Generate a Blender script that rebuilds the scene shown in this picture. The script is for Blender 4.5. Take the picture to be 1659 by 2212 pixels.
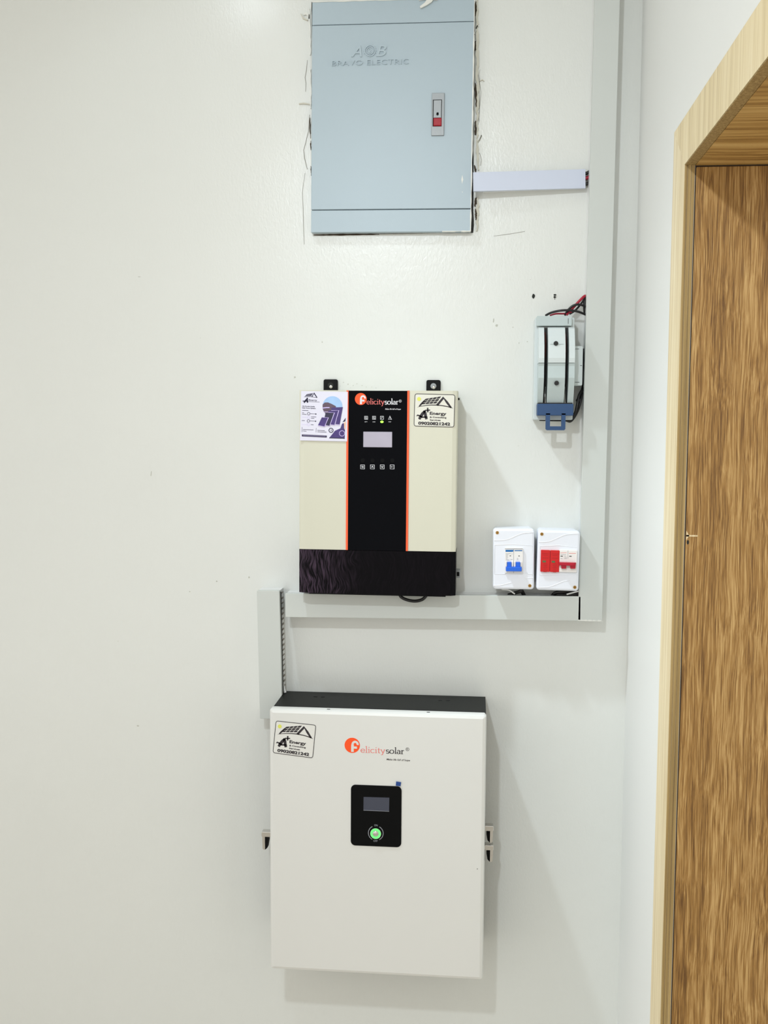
import bpy, bmesh, math, random
from mathutils import Vector, Matrix
from mathutils.geometry import tessellate_polygon
random.seed(7)
for o in list(bpy.data.objects): bpy.data.objects.remove(o)
scene = bpy.context.scene
COL = scene.collection

# ---------------------------------------------------------------- camera
W, H, F = 1659.0, 2212.0, 2200.0          # image size and focal length in pixels
DIST, EYE = 2.2, 1.60                     # camera to the wall, eye height (m)
cy = Vector((200.5, 168.0, -F)).normalized()            # into the wall, in camera axes
dn = Vector((-178.0, -28600.0, -F))
cz = -(dn - cy * dn.dot(cy)).normalized()
cx = cy.cross(cz).normalized()
M = Matrix((cx, cy, cz))                  # camera axes -> world axes
cam_d = bpy.data.cameras.new('camera')
cam_d.sensor_fit = 'HORIZONTAL'; cam_d.sensor_width = 36.0; cam_d.lens = F * 36.0 / W
cam_d.clip_start = 0.02
cam = bpy.data.objects.new('camera', cam_d); COL.objects.link(cam)
C0 = Vector((0, -DIST, EYE))
cam.matrix_world = Matrix.Translation(C0) @ M.to_4x4()
scene.camera = cam

def ray(px, py):
    return M @ Vector((px - W / 2, -(py - H / 2), -F))
def U(px, py, d=0.0):                     # a photo point on the plane d in front of the far wall
    r = ray(px, py); t = (DIST - d) / r.y
    p = C0 + r * t
    return p.x, p.z
def UX(px, py, x):                        # a photo point on a plane parallel to the right wall
    r = ray(px, py); t = x / r.x
    p = C0 + r * t
    return p.y, p.z

# ---------------------------------------------------------------- light
scene.view_settings.view_transform = 'Standard'
scene.view_settings.look = 'None'
scene.view_settings.gamma = 1.0
scene.view_settings.use_curve_mapping = False
scene.view_settings.exposure = 0.0
world = bpy.data.worlds.new('world'); scene.world = world; world.use_nodes = True
bg = world.node_tree.nodes['Background']
bg.inputs[0].default_value = (1.0, 0.98, 0.93, 1); bg.inputs[1].default_value = 1.10

CEIL = 2.74
def spot(name, loc, aim, power, rgb, size_deg, blend, radius):
    l = bpy.data.lights.new(name, 'SPOT'); l.energy = power; l.color = rgb
    l.spot_size = math.radians(size_deg); l.spot_blend = blend; l.shadow_soft_size = radius
    o = bpy.data.objects.new(name, l); COL.objects.link(o); o.location = loc
    o.rotation_euler = (Vector(aim) - Vector(loc)).to_track_quat('-Z', 'Y').to_euler()
    return o
LA = (-0.60, -0.50, CEIL - 0.03)          # downlight close to the wall
LB = (-0.42, -2.32, CEIL - 0.03)          # downlight above the photographer
def beam(o, power):
    """narrow reflector: intensity falls as a power of the cosine off the axis"""
    l = o.data; l.use_nodes = True; nt = l.node_tree; em = nt.nodes['Emission']
    tc = nt.nodes.new('ShaderNodeTexCoord'); sp = nt.nodes.new('ShaderNodeSeparateXYZ')
    a = nt.nodes.new('ShaderNodeMath'); a.operation = 'ABSOLUTE'; p = nt.nodes.new('ShaderNodeMath'); p.operation = 'POWER'; p.inputs[1].default_value = power
    ad = nt.nodes.new('ShaderNodeMath'); ad.operation = 'ADD'; ad.inputs[1].default_value = 0.004   # spill outside the beam
    nt.links.new(tc.outputs['Normal'], sp.inputs[0]); nt.links.new(sp.outputs['Z'], a.inputs[0]); nt.links.new(a.outputs[0], p.inputs[0]); nt.links.new(p.outputs[0], ad.inputs[0]); nt.links.new(ad.outputs[0], em.inputs['Strength'])
beam(spot('downlight_lamp', LA, (LA[0] + 1.15, LA[1] + 0.15, 0), 112, (0.80, 0.92, 1.0), 165, 0.3, 0.035), 20)
spot('downlight_lamp', LB, (0.9, 0.0, 0.7), 80, (0.88, 0.95, 1.0), 112, 1.0, 0.045)

# ---------------------------------------------------------------- materials
def lin(c):
    c = c / 255.0
    return c / 12.92 if c <= 0.04045 else ((c + 0.055) / 1.055) ** 2.4
def rgba(c): return (lin(c[0]), lin(c[1]), lin(c[2]), 1)
def mat(name, c, rough=0.5, metal=0.0, emit=0.0, spec=0.5, bump=0.0, bscale=300, vary=0.0, vscale=6, coat=0.0, bstretch=(1, 1, 1)):
    m = bpy.data.materials.new(name); m.use_nodes = True
    nt = m.node_tree; b = nt.nodes['Principled BSDF']
    b.inputs['Base Color'].default_value = rgba(c)
    b.inputs['Roughness'].default_value = rough
    b.inputs['Metallic'].default_value = metal
    b.inputs['Specular IOR Level'].default_value = spec
    b.inputs['Coat Weight'].default_value = coat
    b.inputs['Coat Roughness'].default_value = 0.06
    if emit:
        b.inputs['Emission Color'].default_value = rgba(c); b.inputs['Emission Strength'].default_value = emit
    tc = nt.nodes.new('ShaderNodeTexCoord')
    n = nt.nodes.new('ShaderNodeTexNoise'); n.inputs['Scale'].default_value = vscale; n.inputs['Detail'].default_value = 5
    nt.links.new(tc.outputs['Object'], n.inputs['Vector'])
    v = max(vary, 0.012)
    mx = nt.nodes.new('ShaderNodeMixRGB'); mx.blend_type = 'MIX'
    a = [x * (1 - v) for x in rgba(c)[:3]] + [1]; d = [min(1, x * (1 + v)) for x in rgba(c)[:3]] + [1]
    mx.inputs[1].default_value = a; mx.inputs[2].default_value = d
    nt.links.new(n.outputs['Fac'], mx.inputs[0]); nt.links.new(mx.outputs[0], b.inputs['Base Color'])
    if bump:
        mp = nt.nodes.new('ShaderNodeMapping'); mp.inputs['Scale'].default_value = bstretch
        nt.links.new(tc.outputs['Object'], mp.inputs[0])
        n2 = nt.nodes.new('ShaderNodeTexNoise'); n2.inputs['Scale'].default_value = bscale; n2.inputs['Detail'].default_value = 4
        nt.links.new(mp.outputs[0], n2.inputs['Vector'])
        bp = nt.nodes.new('ShaderNodeBump'); bp.inputs['Strength'].default_value = bump; bp.inputs['Distance'].default_value = 0.001
        nt.links.new(n2.outputs['Fac'], bp.inputs['Height']); nt.links.new(bp.outputs[0], b.inputs['Normal'])
    return m

def wall_mat():
    m = mat('glossy_wall_paint', (222, 224, 220), 0.27, vary=0.03, vscale=2.2)
    nt = m.node_tree; b = nt.nodes['Principled BSDF']
    tc = nt.nodes.new('ShaderNodeTexCoord')
    mp = nt.nodes.new('ShaderNodeMapping'); mp.inputs['Scale'].default_value = (1.6, 1, 0.7)
    nt.links.new(tc.outputs['Object'], mp.inputs[0])
    n1 = nt.nodes.new('ShaderNodeTexNoise'); n1.inputs['Scale'].default_value = 120; n1.inputs['Detail'].default_value = 3
    n1.inputs['Distortion'].default_value = 0.8
    n2 = nt.nodes.new('ShaderNodeTexNoise'); n2.inputs['Scale'].default_value = 9; n2.inputs['Detail'].default_value = 3
    nt.links.new(mp.outputs[0], n1.inputs['Vector']); nt.links.new(tc.outputs['Object'], n2.inputs['Vector'])
    b1 = nt.nodes.new('ShaderNodeBump'); b1.inputs['Strength'].default_value = 0.42; b1.inputs['Distance'].default_value = 0.0008
    b2 = nt.nodes.new('ShaderNodeBump'); b2.inputs['Strength'].default_value = 0.25; b2.inputs['Distance'].default_value = 0.004
    nt.links.new(n1.outputs['Fac'], b1.inputs['Height']); nt.links.new(n2.outputs['Fac'], b2.inputs['Height'])
    nt.links.new(b2.outputs[0], b1.inputs['Normal']); nt.links.new(b1.outputs[0], b.inputs['Normal'])
    return m

def wood_mat(name, dark, mid, light, scale, rough=0.55, fine=0.5, bump=0.35, warp=0.03, wscale=(4, 4, 1.2), bands=0.0):
    """scale: grain frequency per metre along x, y, z - the small number is the way the grain runs"""
    m = bpy.data.materials.new(name); m.use_nodes = True
    nt = m.node_tree; b = nt.nodes['Principled BSDF']; b.inputs['Roughness'].default_value = rough
    N = nt.nodes.new; K = nt.links.new
    tc = N('ShaderNodeTexCoord')
    mw = N('ShaderNodeMapping'); mw.inputs['Scale'].default_value = wscale; K(tc.outputs['Object'], mw.inputs[0])
    w = N('ShaderNodeTexNoise'); w.inputs['Scale'].default_value = 1.0; w.inputs['Detail'].default_value = 2; K(mw.outputs[0], w.inputs['Vector'])
    ws = N('ShaderNodeVectorMath'); ws.operation = 'SCALE'; ws.inputs['Scale'].default_value = warp; K(w.outputs['Color'], ws.inputs[0])
    ad = N('ShaderNodeVectorMath'); ad.operation = 'ADD'; K(tc.outputs['Object'], ad.inputs[0]); K(ws.outputs[0], ad.inputs[1])
    def noise(f, det, rgh=0.6):
        mp = N('ShaderNodeMapping'); mp.inputs['Scale'].default_value = tuple(a * f for a in scale); K(ad.outputs[0], mp.inputs[0])
        n = N('ShaderNodeTexNoise'); n.inputs['Scale'].default_value = 1.0; n.inputs['Detail'].default_value = det; n.inputs['Roughness'].default_value = rgh
        K(mp.outputs[0], n.inputs['Vector']); return n.outputs['Fac']
    n1 = noise(1.0, 5); n2 = noise(4.0, 4, .6)
    def mul(a, k, c=None):
        q = N('ShaderNodeMath'); q.operation = 'MULTIPLY_ADD'; K(a, q.inputs[0]); q.inputs[1].default_value = k
        if c is None: q.inputs[2].default_value = 0
        elif isinstance(c, float): q.inputs[2].default_value = c
        else: K(c, q.inputs[2])
        return q.outputs[0]
    v = mul(n1, 1.0 - fine); v = mul(n2, fine, v)
    if bands:
        v = mul(noise(.16, 2), bands, v); v = mul(v, 1.0, -bands * .5)
    r = N('ShaderNodeValToRGB'); e = r.color_ramp.elements
    e[0].position = 0.36; e[0].color = rgba(dark); e[1].position = 0.64; e[1].color = rgba(light)
    k = e.new(0.5); k.color = rgba(mid)
    K(v, r.inputs[0]); K(r.outputs[0], b.inputs['Base Color'])
    bp = N('ShaderNodeBump'); bp.inputs['Strength'].default_value = bump; bp.inputs['Distance'].default_value = 0.0006
    K(v, bp.inputs['Height']); K(bp.outputs[0], b.inputs['Normal'])
    return m

M_WALL = wall_mat()
M_WALL2 = mat('side_wall_paint', (233, 234, 231), 0.42, vary=0.012, vscale=4, bump=0.12, bscale=160)
M_CEIL = mat('ceiling_paint', (235, 235, 232), 0.8)
M_FLOOR = mat('floor_tile', (205, 198, 186), 0.4, vary=0.05)
M_PLASTER = mat('broken_plaster', (206, 203, 190), 0.9, vary=0.12, vscale=60, bump=0.6, bscale=180)
M_CAVITY = mat('dark_cavity', (66, 56, 44), 0.95, vary=0.3, vscale=50, bump=0.5, bscale=120)
M_CRACK = mat('crack_grey', (150, 148, 140), 0.9)
M_FLAKE = mat('paint_flake', (226, 226, 220), 0.5)
M_HOLE = mat('drill_hole_dark', (38, 40, 38), 0.9)
M_SCUFF = mat('scuff_grey', (186, 187, 178), 0.8, vary=0.1, vscale=80)
M_STEEL = mat('blue_grey_powder_coat', (170, 186, 195), 0.38, bump=0.12, bscale=900, vary=0.015)
M_STEEL2 = mat('grey_steel_edge', (168, 180, 184), 0.45)
M_GAP = mat('shadow_gap_steel', (70, 92, 98), 0.7)
M_HANDLE = mat('brushed_handle_steel', (146, 150, 152), 0.4, metal=0.3, bump=0.1, bscale=400)
M_RED = mat('red_push_button', (160, 4, 28), 0.35, spec=0.3)
M_BLACK = mat('black_plastic', (10, 11, 12), 0.45, spec=0.15)
M_PVC = mat('grey_trunking_plastic', (200, 204, 200), 0.42, vary=0.015, vscale=5)
M_PVCB = mat('bluish_trunking_plastic', (204, 211, 228), 0.35)
M_PVCW = mat('white_trunking_edge', (228, 229, 228), 0.4)
M_CREAM = mat('cream_powder_coat', (206, 204, 186), 0.45, bump=0.06, bscale=700)
M_GLASS = mat('black_gloss_panel', (4, 5, 9), 0.22, spec=0.06)
M_ORANGE = mat('orange_trim', (243, 92, 44), 0.4)
def streak_glare_mat(name, base, mark, ang, x0, x1, gain):
    """dark gloss plastic with glare on wiping marks painted in as streaks, densest towards one end"""
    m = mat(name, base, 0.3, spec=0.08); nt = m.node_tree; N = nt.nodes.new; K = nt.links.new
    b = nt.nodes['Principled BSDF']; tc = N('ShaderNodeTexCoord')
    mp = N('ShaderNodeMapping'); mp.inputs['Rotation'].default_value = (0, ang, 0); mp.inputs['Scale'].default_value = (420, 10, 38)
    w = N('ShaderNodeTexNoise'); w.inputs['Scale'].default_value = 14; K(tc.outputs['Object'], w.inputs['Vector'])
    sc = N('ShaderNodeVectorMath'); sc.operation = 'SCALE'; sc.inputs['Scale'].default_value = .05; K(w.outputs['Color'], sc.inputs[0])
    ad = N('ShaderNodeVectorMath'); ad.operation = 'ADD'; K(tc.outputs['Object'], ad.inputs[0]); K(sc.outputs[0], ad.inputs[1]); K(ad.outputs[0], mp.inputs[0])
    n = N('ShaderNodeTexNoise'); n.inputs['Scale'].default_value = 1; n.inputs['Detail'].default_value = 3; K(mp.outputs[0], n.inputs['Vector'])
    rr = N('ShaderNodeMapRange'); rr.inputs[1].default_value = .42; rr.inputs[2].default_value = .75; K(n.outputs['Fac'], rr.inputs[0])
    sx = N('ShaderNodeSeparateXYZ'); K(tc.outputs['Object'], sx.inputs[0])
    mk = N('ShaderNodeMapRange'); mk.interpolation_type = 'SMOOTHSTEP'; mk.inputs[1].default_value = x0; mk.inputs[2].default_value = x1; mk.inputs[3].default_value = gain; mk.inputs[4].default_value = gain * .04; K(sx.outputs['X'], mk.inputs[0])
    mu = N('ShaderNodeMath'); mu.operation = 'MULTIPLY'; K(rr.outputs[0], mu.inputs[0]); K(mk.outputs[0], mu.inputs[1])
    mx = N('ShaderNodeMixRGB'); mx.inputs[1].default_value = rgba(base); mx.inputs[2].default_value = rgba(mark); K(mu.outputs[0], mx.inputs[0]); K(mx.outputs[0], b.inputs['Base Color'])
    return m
M_LOWER = streak_glare_mat('glare_streaked_cover', (4, 3, 6), (96, 78, 96), 0.75, -0.16, -0.02, .7)  # glare at the left end painted as purple-grey streaks
M_LCD = mat('unlit_lcd', (172, 166, 180), 0.3, vary=0.10, vscale=25)
M_PRINTW = mat('white_print', (216, 216, 220), 0.5)
M_PRINTG = mat('grey_print', (135, 138, 145), 0.5)
M_PRINTK = mat('black_print', (34, 27, 34), 0.5)
M_PRINTO = mat('orange_print', (248, 80, 14), 0.45)
M_PRINTR = mat('pale_red_print', (224, 112, 106), 0.5)
M_PRINTY = mat('yellow_print', (216, 217, 96), 0.5)
M_LED = mat('green_lamp', (150, 235, 70), 0.4, emit=1.2)
M_GLOW = mat('green_ring_lamp', (96, 222, 112), 0.4, emit=0.75)
M_LENS = mat('glowing_lens', (245, 250, 255), 0.5, emit=42)
M_PAPER = mat('flyer_paper', (218, 216, 230), 0.35)
M_STICK = mat('clear_sticker', (218, 216, 204), 0.35)
M_STICK2 = mat('clear_sticker_on_white', (220, 219, 214), 0.35)
M_SKYB = mat('flyer_sky_blue', (158, 190, 228), 0.5, vary=0.15, vscale=60)
M_BROWN = mat('flyer_brown', (92, 72, 88), 0.5, vary=0.35, vscale=150)
M_PURPLE = mat('flyer_purple', (66, 48, 112), 0.5, vary=0.3, vscale=90)
M_NAVY = mat('flyer_navy', (40, 36, 66), 0.5)
M_LILAC = mat('flyer_lilac', (196, 180, 228), 0.5)
M_SKIN = mat('flyer_peach', (228, 184, 160), 0.5)
M_BATT = mat('white_enamel', (217, 217, 213), 0.36, bump=0.05, bscale=500)
M_DARK = mat('charcoal_steel', (15, 18, 17), 0.5, spec=0.15, bump=0.1, bscale=700)
M_SCREEN = mat('dark_screen', (62, 66, 80), 0.2, vary=0.1, vscale=20)
M_PANEL = mat('black_control_panel', (6, 7, 8), 0.4, spec=0.1)
M_BTAB = mat('blue_film_tab', (18, 62, 132), 0.4)
M_REBATE = mat('rebate_gap_shade', (44, 32, 18), 0.8)  # shade of the gap round the leaf put into the lining colour
M_SLOT = mat('grey_brown_slot', (140, 132, 122), 0.8)  # grey-brown for the knock-out slots
M_CHROME = mat('chrome', (210, 208, 204), 0.16, metal=1.0)
M_BOX = mat('white_breaker_plastic', (229, 232, 240), 0.35)
M_BRASS = mat('brass_screw', (178, 140, 70), 0.3, metal=0.8)
M_MCB = mat('breaker_ivory', (232, 229, 226), 0.4)
M_BLUE = mat('blue_toggle', (22, 98, 214), 0.35)
M_BLUE2 = mat('blue_label_print', (20, 104, 172), 0.5)
M_SPD = mat('red_module', (200, 14, 18), 0.4)
M_SPDD = mat('dark_red_print', (150, 8, 14), 0.5)
M_TOGR = mat('crimson_toggle', (176, 10, 42), 0.35)
M_GREEN = mat('green_window', (78, 106, 62), 0.4)
M_ISO = mat('pale_grey_isolator', (205, 213, 213), 0.32)
M_ISO2 = mat('grey_isolator_top_and_shade', (184, 196, 196), 0.4)
M_ISOG = mat('isolator_dark_slot', (10, 8, 8), 0.5)
M_COPPER = mat('dark_copper', (92, 40, 34), 0.35, metal=0.5)
M_ISOB = mat('slate_blue_plastic', (36, 70, 112), 0.4)
M_WBLACK = mat('black_cable', (14, 13, 14), 0.4)
M_WRED = mat('red_cable', (170, 24, 52), 0.4)
M_ARCH = wood_mat('pale_oak_casing', (204, 182, 138), (224, 206, 166), (236, 222, 188), (90, 90, 1.5), 0.5, 0.4, 0.10, 0.01, bands=0.3)
M_ARCHH = wood_mat('pale_oak_head_casing', (208, 188, 144), (224, 206, 164), (234, 219, 182), (90, 60, 1.5), 0.5, 0.4, 0.10, 0.01, bands=0.3)
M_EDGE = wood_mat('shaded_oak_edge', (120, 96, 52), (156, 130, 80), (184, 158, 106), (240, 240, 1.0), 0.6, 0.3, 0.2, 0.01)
M_LEAF = wood_mat('embossed_oak_laminate', (102, 68, 24), (154, 114, 56), (196, 160, 102), (150, 150, 3.6), 0.55, 0.62, 1.0, 0.022, (10, 10, 3.5), bands=0.22)
M_SOFF = wood_mat('oak_soffit', (136, 100, 46), (186, 148, 84), (208, 174, 110), (2.0, 110, 60), 0.5, 0.35, 0.2, 0.02, bands=0.4)

# ---------------------------------------------------------------- mesh helpers (depth = distance out from the wall = -y)
class MB:
    def __init__(s): s.v = []; s.f = []; s.sm = []
    def add(s, vs, fs, smooth=False):
        n = len(s.v); s.v += [tuple(v) for v in vs]
        s.f += [tuple(i + n for i in f) for f in fs]; s.sm += [smooth] * len(fs)
        return s
    def prism(s, pts, d0, d1):            # outline in x,z pushed from depth d0 (back) to d1 (front)
        n = len(pts)
        vs = [(x, -d0, z) for x, z in pts] + [(x, -d1, z) for x, z in pts]
        fs = [(i, (i + 1) % n, n + (i + 1) % n, n + i) for i in range(n)]
        tris = tessellate_polygon([[Vector((x, z, 0)) for x, z in pts]])
        fs += [tuple(n + i for i in t) for t in tris] + [tuple(reversed(t)) for t in tris]
        return s.add(vs, fs)
    def box(s, x0, x1, z0, z1, d0, d1):
        return s.prism([(x0, z0), (x1, z0), (x1, z1), (x0, z1)], d0, d1)
    def slab(s, x0, x1, z0, z1, d0, d1, rad=0.004, bev=0.0015, seg=5, smooth=False):
        def outl(i):
            r = max(rad - i, 0.0002); o = []
            for cx_, cz_, a0 in ((x1 - i - r, z0 + i + r, -90), (x1 - i - r, z1 - i - r, 0), (x0 + i + r, z1 - i - r, 90), (x0 + i + r, z0 + i + r, 180)):
                for k in range(seg + 1):
                    a = math.radians(a0 + 90 * k / seg); o.append((cx_ + r * math.cos(a), cz_ + r * math.sin(a)))
            return o
        A = outl(0); B = outl(bev); n = len(A)
        vs = [(x, -d0, z) for x, z in A] + [(x, -(d1 - bev), z) for x, z in A] + [(x, -(d1 - bev * .3), z) for x, z in outl(bev * .3)] + [(x, -d1, z) for x, z in B]
        fs = []
        for k in range(3):
            fs += [(k * n + i, k * n + (i + 1) % n, (k + 1) * n + (i + 1) % n, (k + 1) * n + i) for i in range(n)]
        s.add(vs, fs, smooth)
        s.f += [tuple(len(s.v) - n + i for i in range(n)), tuple(len(s.v) - 4 * n + i for i in reversed(range(n)))]
        s.sm += [False, False]
        return s
    def zprism(s, prof, z0, z1):          # outline in x,depth stretched from z0 to z1
        n = len(prof)
        vs = [(x, -d, z0) for x, d in prof] + [(x, -d, z1) for x, d in prof]
        fs = [(i, (i + 1) % n, n + (i + 1) % n, n + i) for i in range(n)] + [tuple(range(n)), tuple(reversed(range(n, 2 * n)))]
        return s.add(vs, fs)
    def xprism(s, prof, x0, x1):          # outline in depth,z stretched in x
        n = len(prof)
        vs = [(x0, -d, z) for d, z in prof] + [(x1, -d, z) for d, z in prof]
        fs = [(i, (i + 1) % n, n + (i + 1) % n, n + i) for i in range(n)]
        tris = tessellate_polygon([[Vector((d, z, 0)) for d, z in prof]])
        fs += [tuple(n + i for i in t) for t in tris] + [tuple(reversed(t)) for t in tris]
        return s.add(vs, fs)
    def disc(s, x, z, r, d0, d1, rz=None, n=28):
        rz = rz or r
        return s.prism([(x + r * math.cos(2 * math.pi * k / n), z + rz * math.sin(2 * math.pi * k / n)) for k in range(n)], d0, d1)
    def dome(s, x, z, r, d0, h, n=24, m=5):
        vs = []; fs = []
        for j in range(m):
            a = math.pi / 2 * j / m
            for k in range(n):
                t = 2 * math.pi * k / n; vs.append((x + r * math.cos(a) * math.cos(t), -(d0 + h * math.sin(a)), z + r * math.cos(a) * math.sin(t)))
        vs.append((x, -(d0 + h), z))
        for j in range(m - 1): fs += [(j * n + k, j * n + (k + 1) % n, (j + 1) * n + (k + 1) % n, (j + 1) * n + k) for k in range(n)]
        fs += [((m - 1) * n + k, (m - 1) * n + (k + 1) % n, m * n) for k in range(n)]
        return s.add(vs, fs, True)
    def ring(s, x, z, ri, ro, d0, d1, a0=0, a1=360, n=32):
        return s.strip([(x + (ri + ro) / 2 * math.cos(math.radians(a0 + (a1 - a0) * k / n)), z + (ri + ro) / 2 * math.sin(math.radians(a0 + (a1 - a0) * k / n))) for k in range(n + 1)], ro - ri, d0, d1)
    def strip(s, pts, wd, d0, d1):        # a flat stroke of constant or per-point width
        n = len(pts); ws = wd if isinstance(wd, (list, tuple)) else [wd] * n
        L = []; R = []
        closed = math.hypot(pts[0][0] - pts[-1][0], pts[0][1] - pts[-1][1]) < 1e-7
        for i in range(n):
            if closed and i in (0, n - 1): a, b = pts[n - 2], pts[1]
            else: a = pts[max(i - 1, 0)]; b = pts[min(i + 1, n - 1)]
            dx, dz = b[0] - a[0], b[1] - a[1]; l = math.hypot(dx, dz) or 1
            nx, nz = -dz / l, dx / l; k = ws[i] / 2
            if 0 < i < n - 1:
                e = (pts[i][0] - pts[i - 1][0], pts[i][1] - pts[i - 1][1]); le = math.hypot(*e) or 1
                c = abs((-e[1] / le) * nx + (e[0] / le) * nz); k /= max(c, 0.55)
            L.append((pts[i][0] + nx * k, pts[i][1] + nz * k)); R.append((pts[i][0] - nx * k, pts[i][1] - nz * k))
        vs = []
        for i in range(n): vs += [(L[i][0], -d0, L[i][1]), (R[i][0], -d0, R[i][1]), (L[i][0], -d1, L[i][1]), (R[i][0], -d1, R[i][1])]
        fs = []
        for i in range(n - 1):
            a, b = 4 * i, 4 * i + 4
            fs += [(a + 2, a + 3, b + 3, b + 2), (a, a + 2, b + 2, b), (a + 1, b + 1, b + 3, a + 3), (a, b, b + 1, a + 1)]
        fs += [(0, 1, 3, 2), (4 * n - 4, 4 * n - 2, 4 * n - 1, 4 * n - 3)]
        return s.add(vs, fs)
    def tube(s, pts, r, n=10, sub=6):     # smooth tube through x,depth,z points
        P = [Vector((x, -d, z)) for x, d, z in pts]
        Q = []
        for i in range(len(P) - 1):
            p0 = P[max(i - 1, 0)]; p1 = P[i]; p2 = P[i + 1]; p3 = P[min(i + 2, len(P) - 1)]
            for k in range(sub):
                t = k / sub
                Q.append(0.5 * ((2 * p1) + (p2 - p0) * t + (2 * p0 - 5 * p1 + 4 * p2 - p3) * t * t + (-p0 + 3 * p1 - 3 * p2 + p3) * t ** 3))
        Q.append(P[-1]); vs = []; m = len(Q)
        up = Vector((0.3, 0.9, 0.1)).normalized()
        for i in range(m):
            t = (Q[min(i + 1, m - 1)] - Q[max(i - 1, 0)]).normalized()
            a = t.cross(up)
            if a.length < 1e-3: a = t.cross(Vector((1, 0, 0)))
            a.normalize(); b = t.cross(a)
            for k in range(n):
                g = 2 * math.pi * k / n; vs.append(Q[i] + a * r * math.cos(g) + b * r * math.sin(g))
        fs = [(i * n + k, i * n + (k + 1) % n, (i + 1) * n + (k + 1) % n, (i + 1) * n + k) for i in range(m - 1) for k in range(n)]
        s.add(vs, fs, True)
        return s.add(vs[:n] + vs[-n:], [tuple(range(n)), tuple(range(n, 2 * n))])
    def build(s, name, material, parent=None, loc=None):
        me = bpy.data.meshes.new(name); me.from_pydata(s.v, [], s.f); me.update()
        bm = bmesh.new(); bm.from_mesh(me); bmesh.ops.recalc_face_normals(bm, faces=bm.faces); bm.to_mesh(me); bm.free()
        me.polygons.foreach_set('use_smooth', s.sm[:len(me.polygons)] if len(s.sm) >= len(me.polygons) else [False] * len(me.polygons))
        me.materials.append(material)
        o = bpy.data.objects.new(name, me); COL.objects.link(o)
        if parent: o.parent = parent
        if loc: o.location = loc
        return o

def tag(o, label=None, cat=None, group=None, kind=None):
    if label: o['label'] = label
    if cat: o['category'] = cat
    if group: o['group'] = group
    if kind: o['kind'] = kind
    return o
def struct(name, mb, m, label=None):
    o = mb.build(name, m); o['kind'] = 'structure'
    if label: o['label'] = label
    return o

class Frame:
    """a thing on the wall: local x along it, z up it, origin at its middle on the wall"""
    def __init__(s, name, quad, d, label, cat, group=None):
        P = [Vector(U(x, y, d)) for x, y in quad]        # TL TR BR BL
        c = sum(P, Vector((0, 0))) / 4
        ux = ((P[1] - P[0]) + (P[2] - P[3])).normalized()
        s.c = c; s.ux = ux; s.uz = Vector((-ux.y, ux.x)); s.d = d
        s.w = ((P[1] - P[0]).length + (P[2] - P[3]).length) / 2
        s.h = ((P[0] - P[3]).length + (P[1] - P[2]).length) / 2
        s.o = bpy.data.objects.new(name, None); COL.objects.link(s.o); s.o.empty_display_size = 0.05
        s.o.location = (c.x, 0, c.y); s.o.rotation_euler = (0, -math.atan2(ux.y, ux.x), 0)
        tag(s.o, label, cat, group)
    def L(s, px, py, d=None):
        p = Vector(U(px, py, s.d if d is None else d)) - s.c
        return p.dot(s.ux), p.dot(s.uz)
    def P(s, pts, d=None): return [s.L(x, y, d) for x, y in pts]
    def px(s, n): return n * (DIST - s.d) / F

_tc = {}
def text_mesh(txt, off=0.0):
    k = (txt, off)
    if k not in _tc:
        c = bpy.data.curves.new('t', 'FONT'); c.body = txt; c.offset = off; c.resolution_u = 3
        o = bpy.data.objects.new('t', c); COL.objects.link(o)
        bpy.context.view_layer.update()
        me = bpy.data.meshes.new_from_object(o.evaluated_get(bpy.context.evaluated_depsgraph_get()))
        vs = [(v.co.x, v.co.y) for v in me.vertices]; fs = [tuple(p.vertices) for p in me.polygons]
        bpy.data.objects.remove(o); bpy.data.curves.remove(c); bpy.data.meshes.remove(me)
        _tc[k] = (vs, fs)
    return _tc[k]
def put_text(mb, txt, a, b, h, d, off=0.0, shear=0.0, th=0.0002):
    """letters between local points a and b (baseline), cap height h, standing th proud of depth d"""
    vs, fs = text_mesh(txt, off)
    x0 = min(v[0] for v in vs); x1 = max(v[0] for v in vs)
    a = Vector(a); b = Vector(b); ex = (b - a); ln = ex.length; ex.normalize(); ez = Vector((-ex.y, ex.x))
    sx = ln / (x1 - x0); sy = h / 0.70
    out = []
    for x, y in vs:
        p = a + ex * ((x - x0) * sx + shear * y * sy) + ez * (y * sy); out.append((p.x, -(d + th), p.y))
    mb.add(out, fs)
    back = [(x, -d, z) for x, y, z in out]
    # side walls along border edges give the print its thickness
    cnt = {}
    for f in fs:
        for i in range(len(f)):
            e = (f[i], f[(i + 1) % len(f)]); k = tuple(sorted(e)); cnt.setdefault(k, []).append(e)
    n = len(out)
    mb.add(out + back, [(e[0][0], e[0][1], e[0][1] + n, e[0][0] + n) for e in cnt.values() if len(e) == 1])

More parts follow.
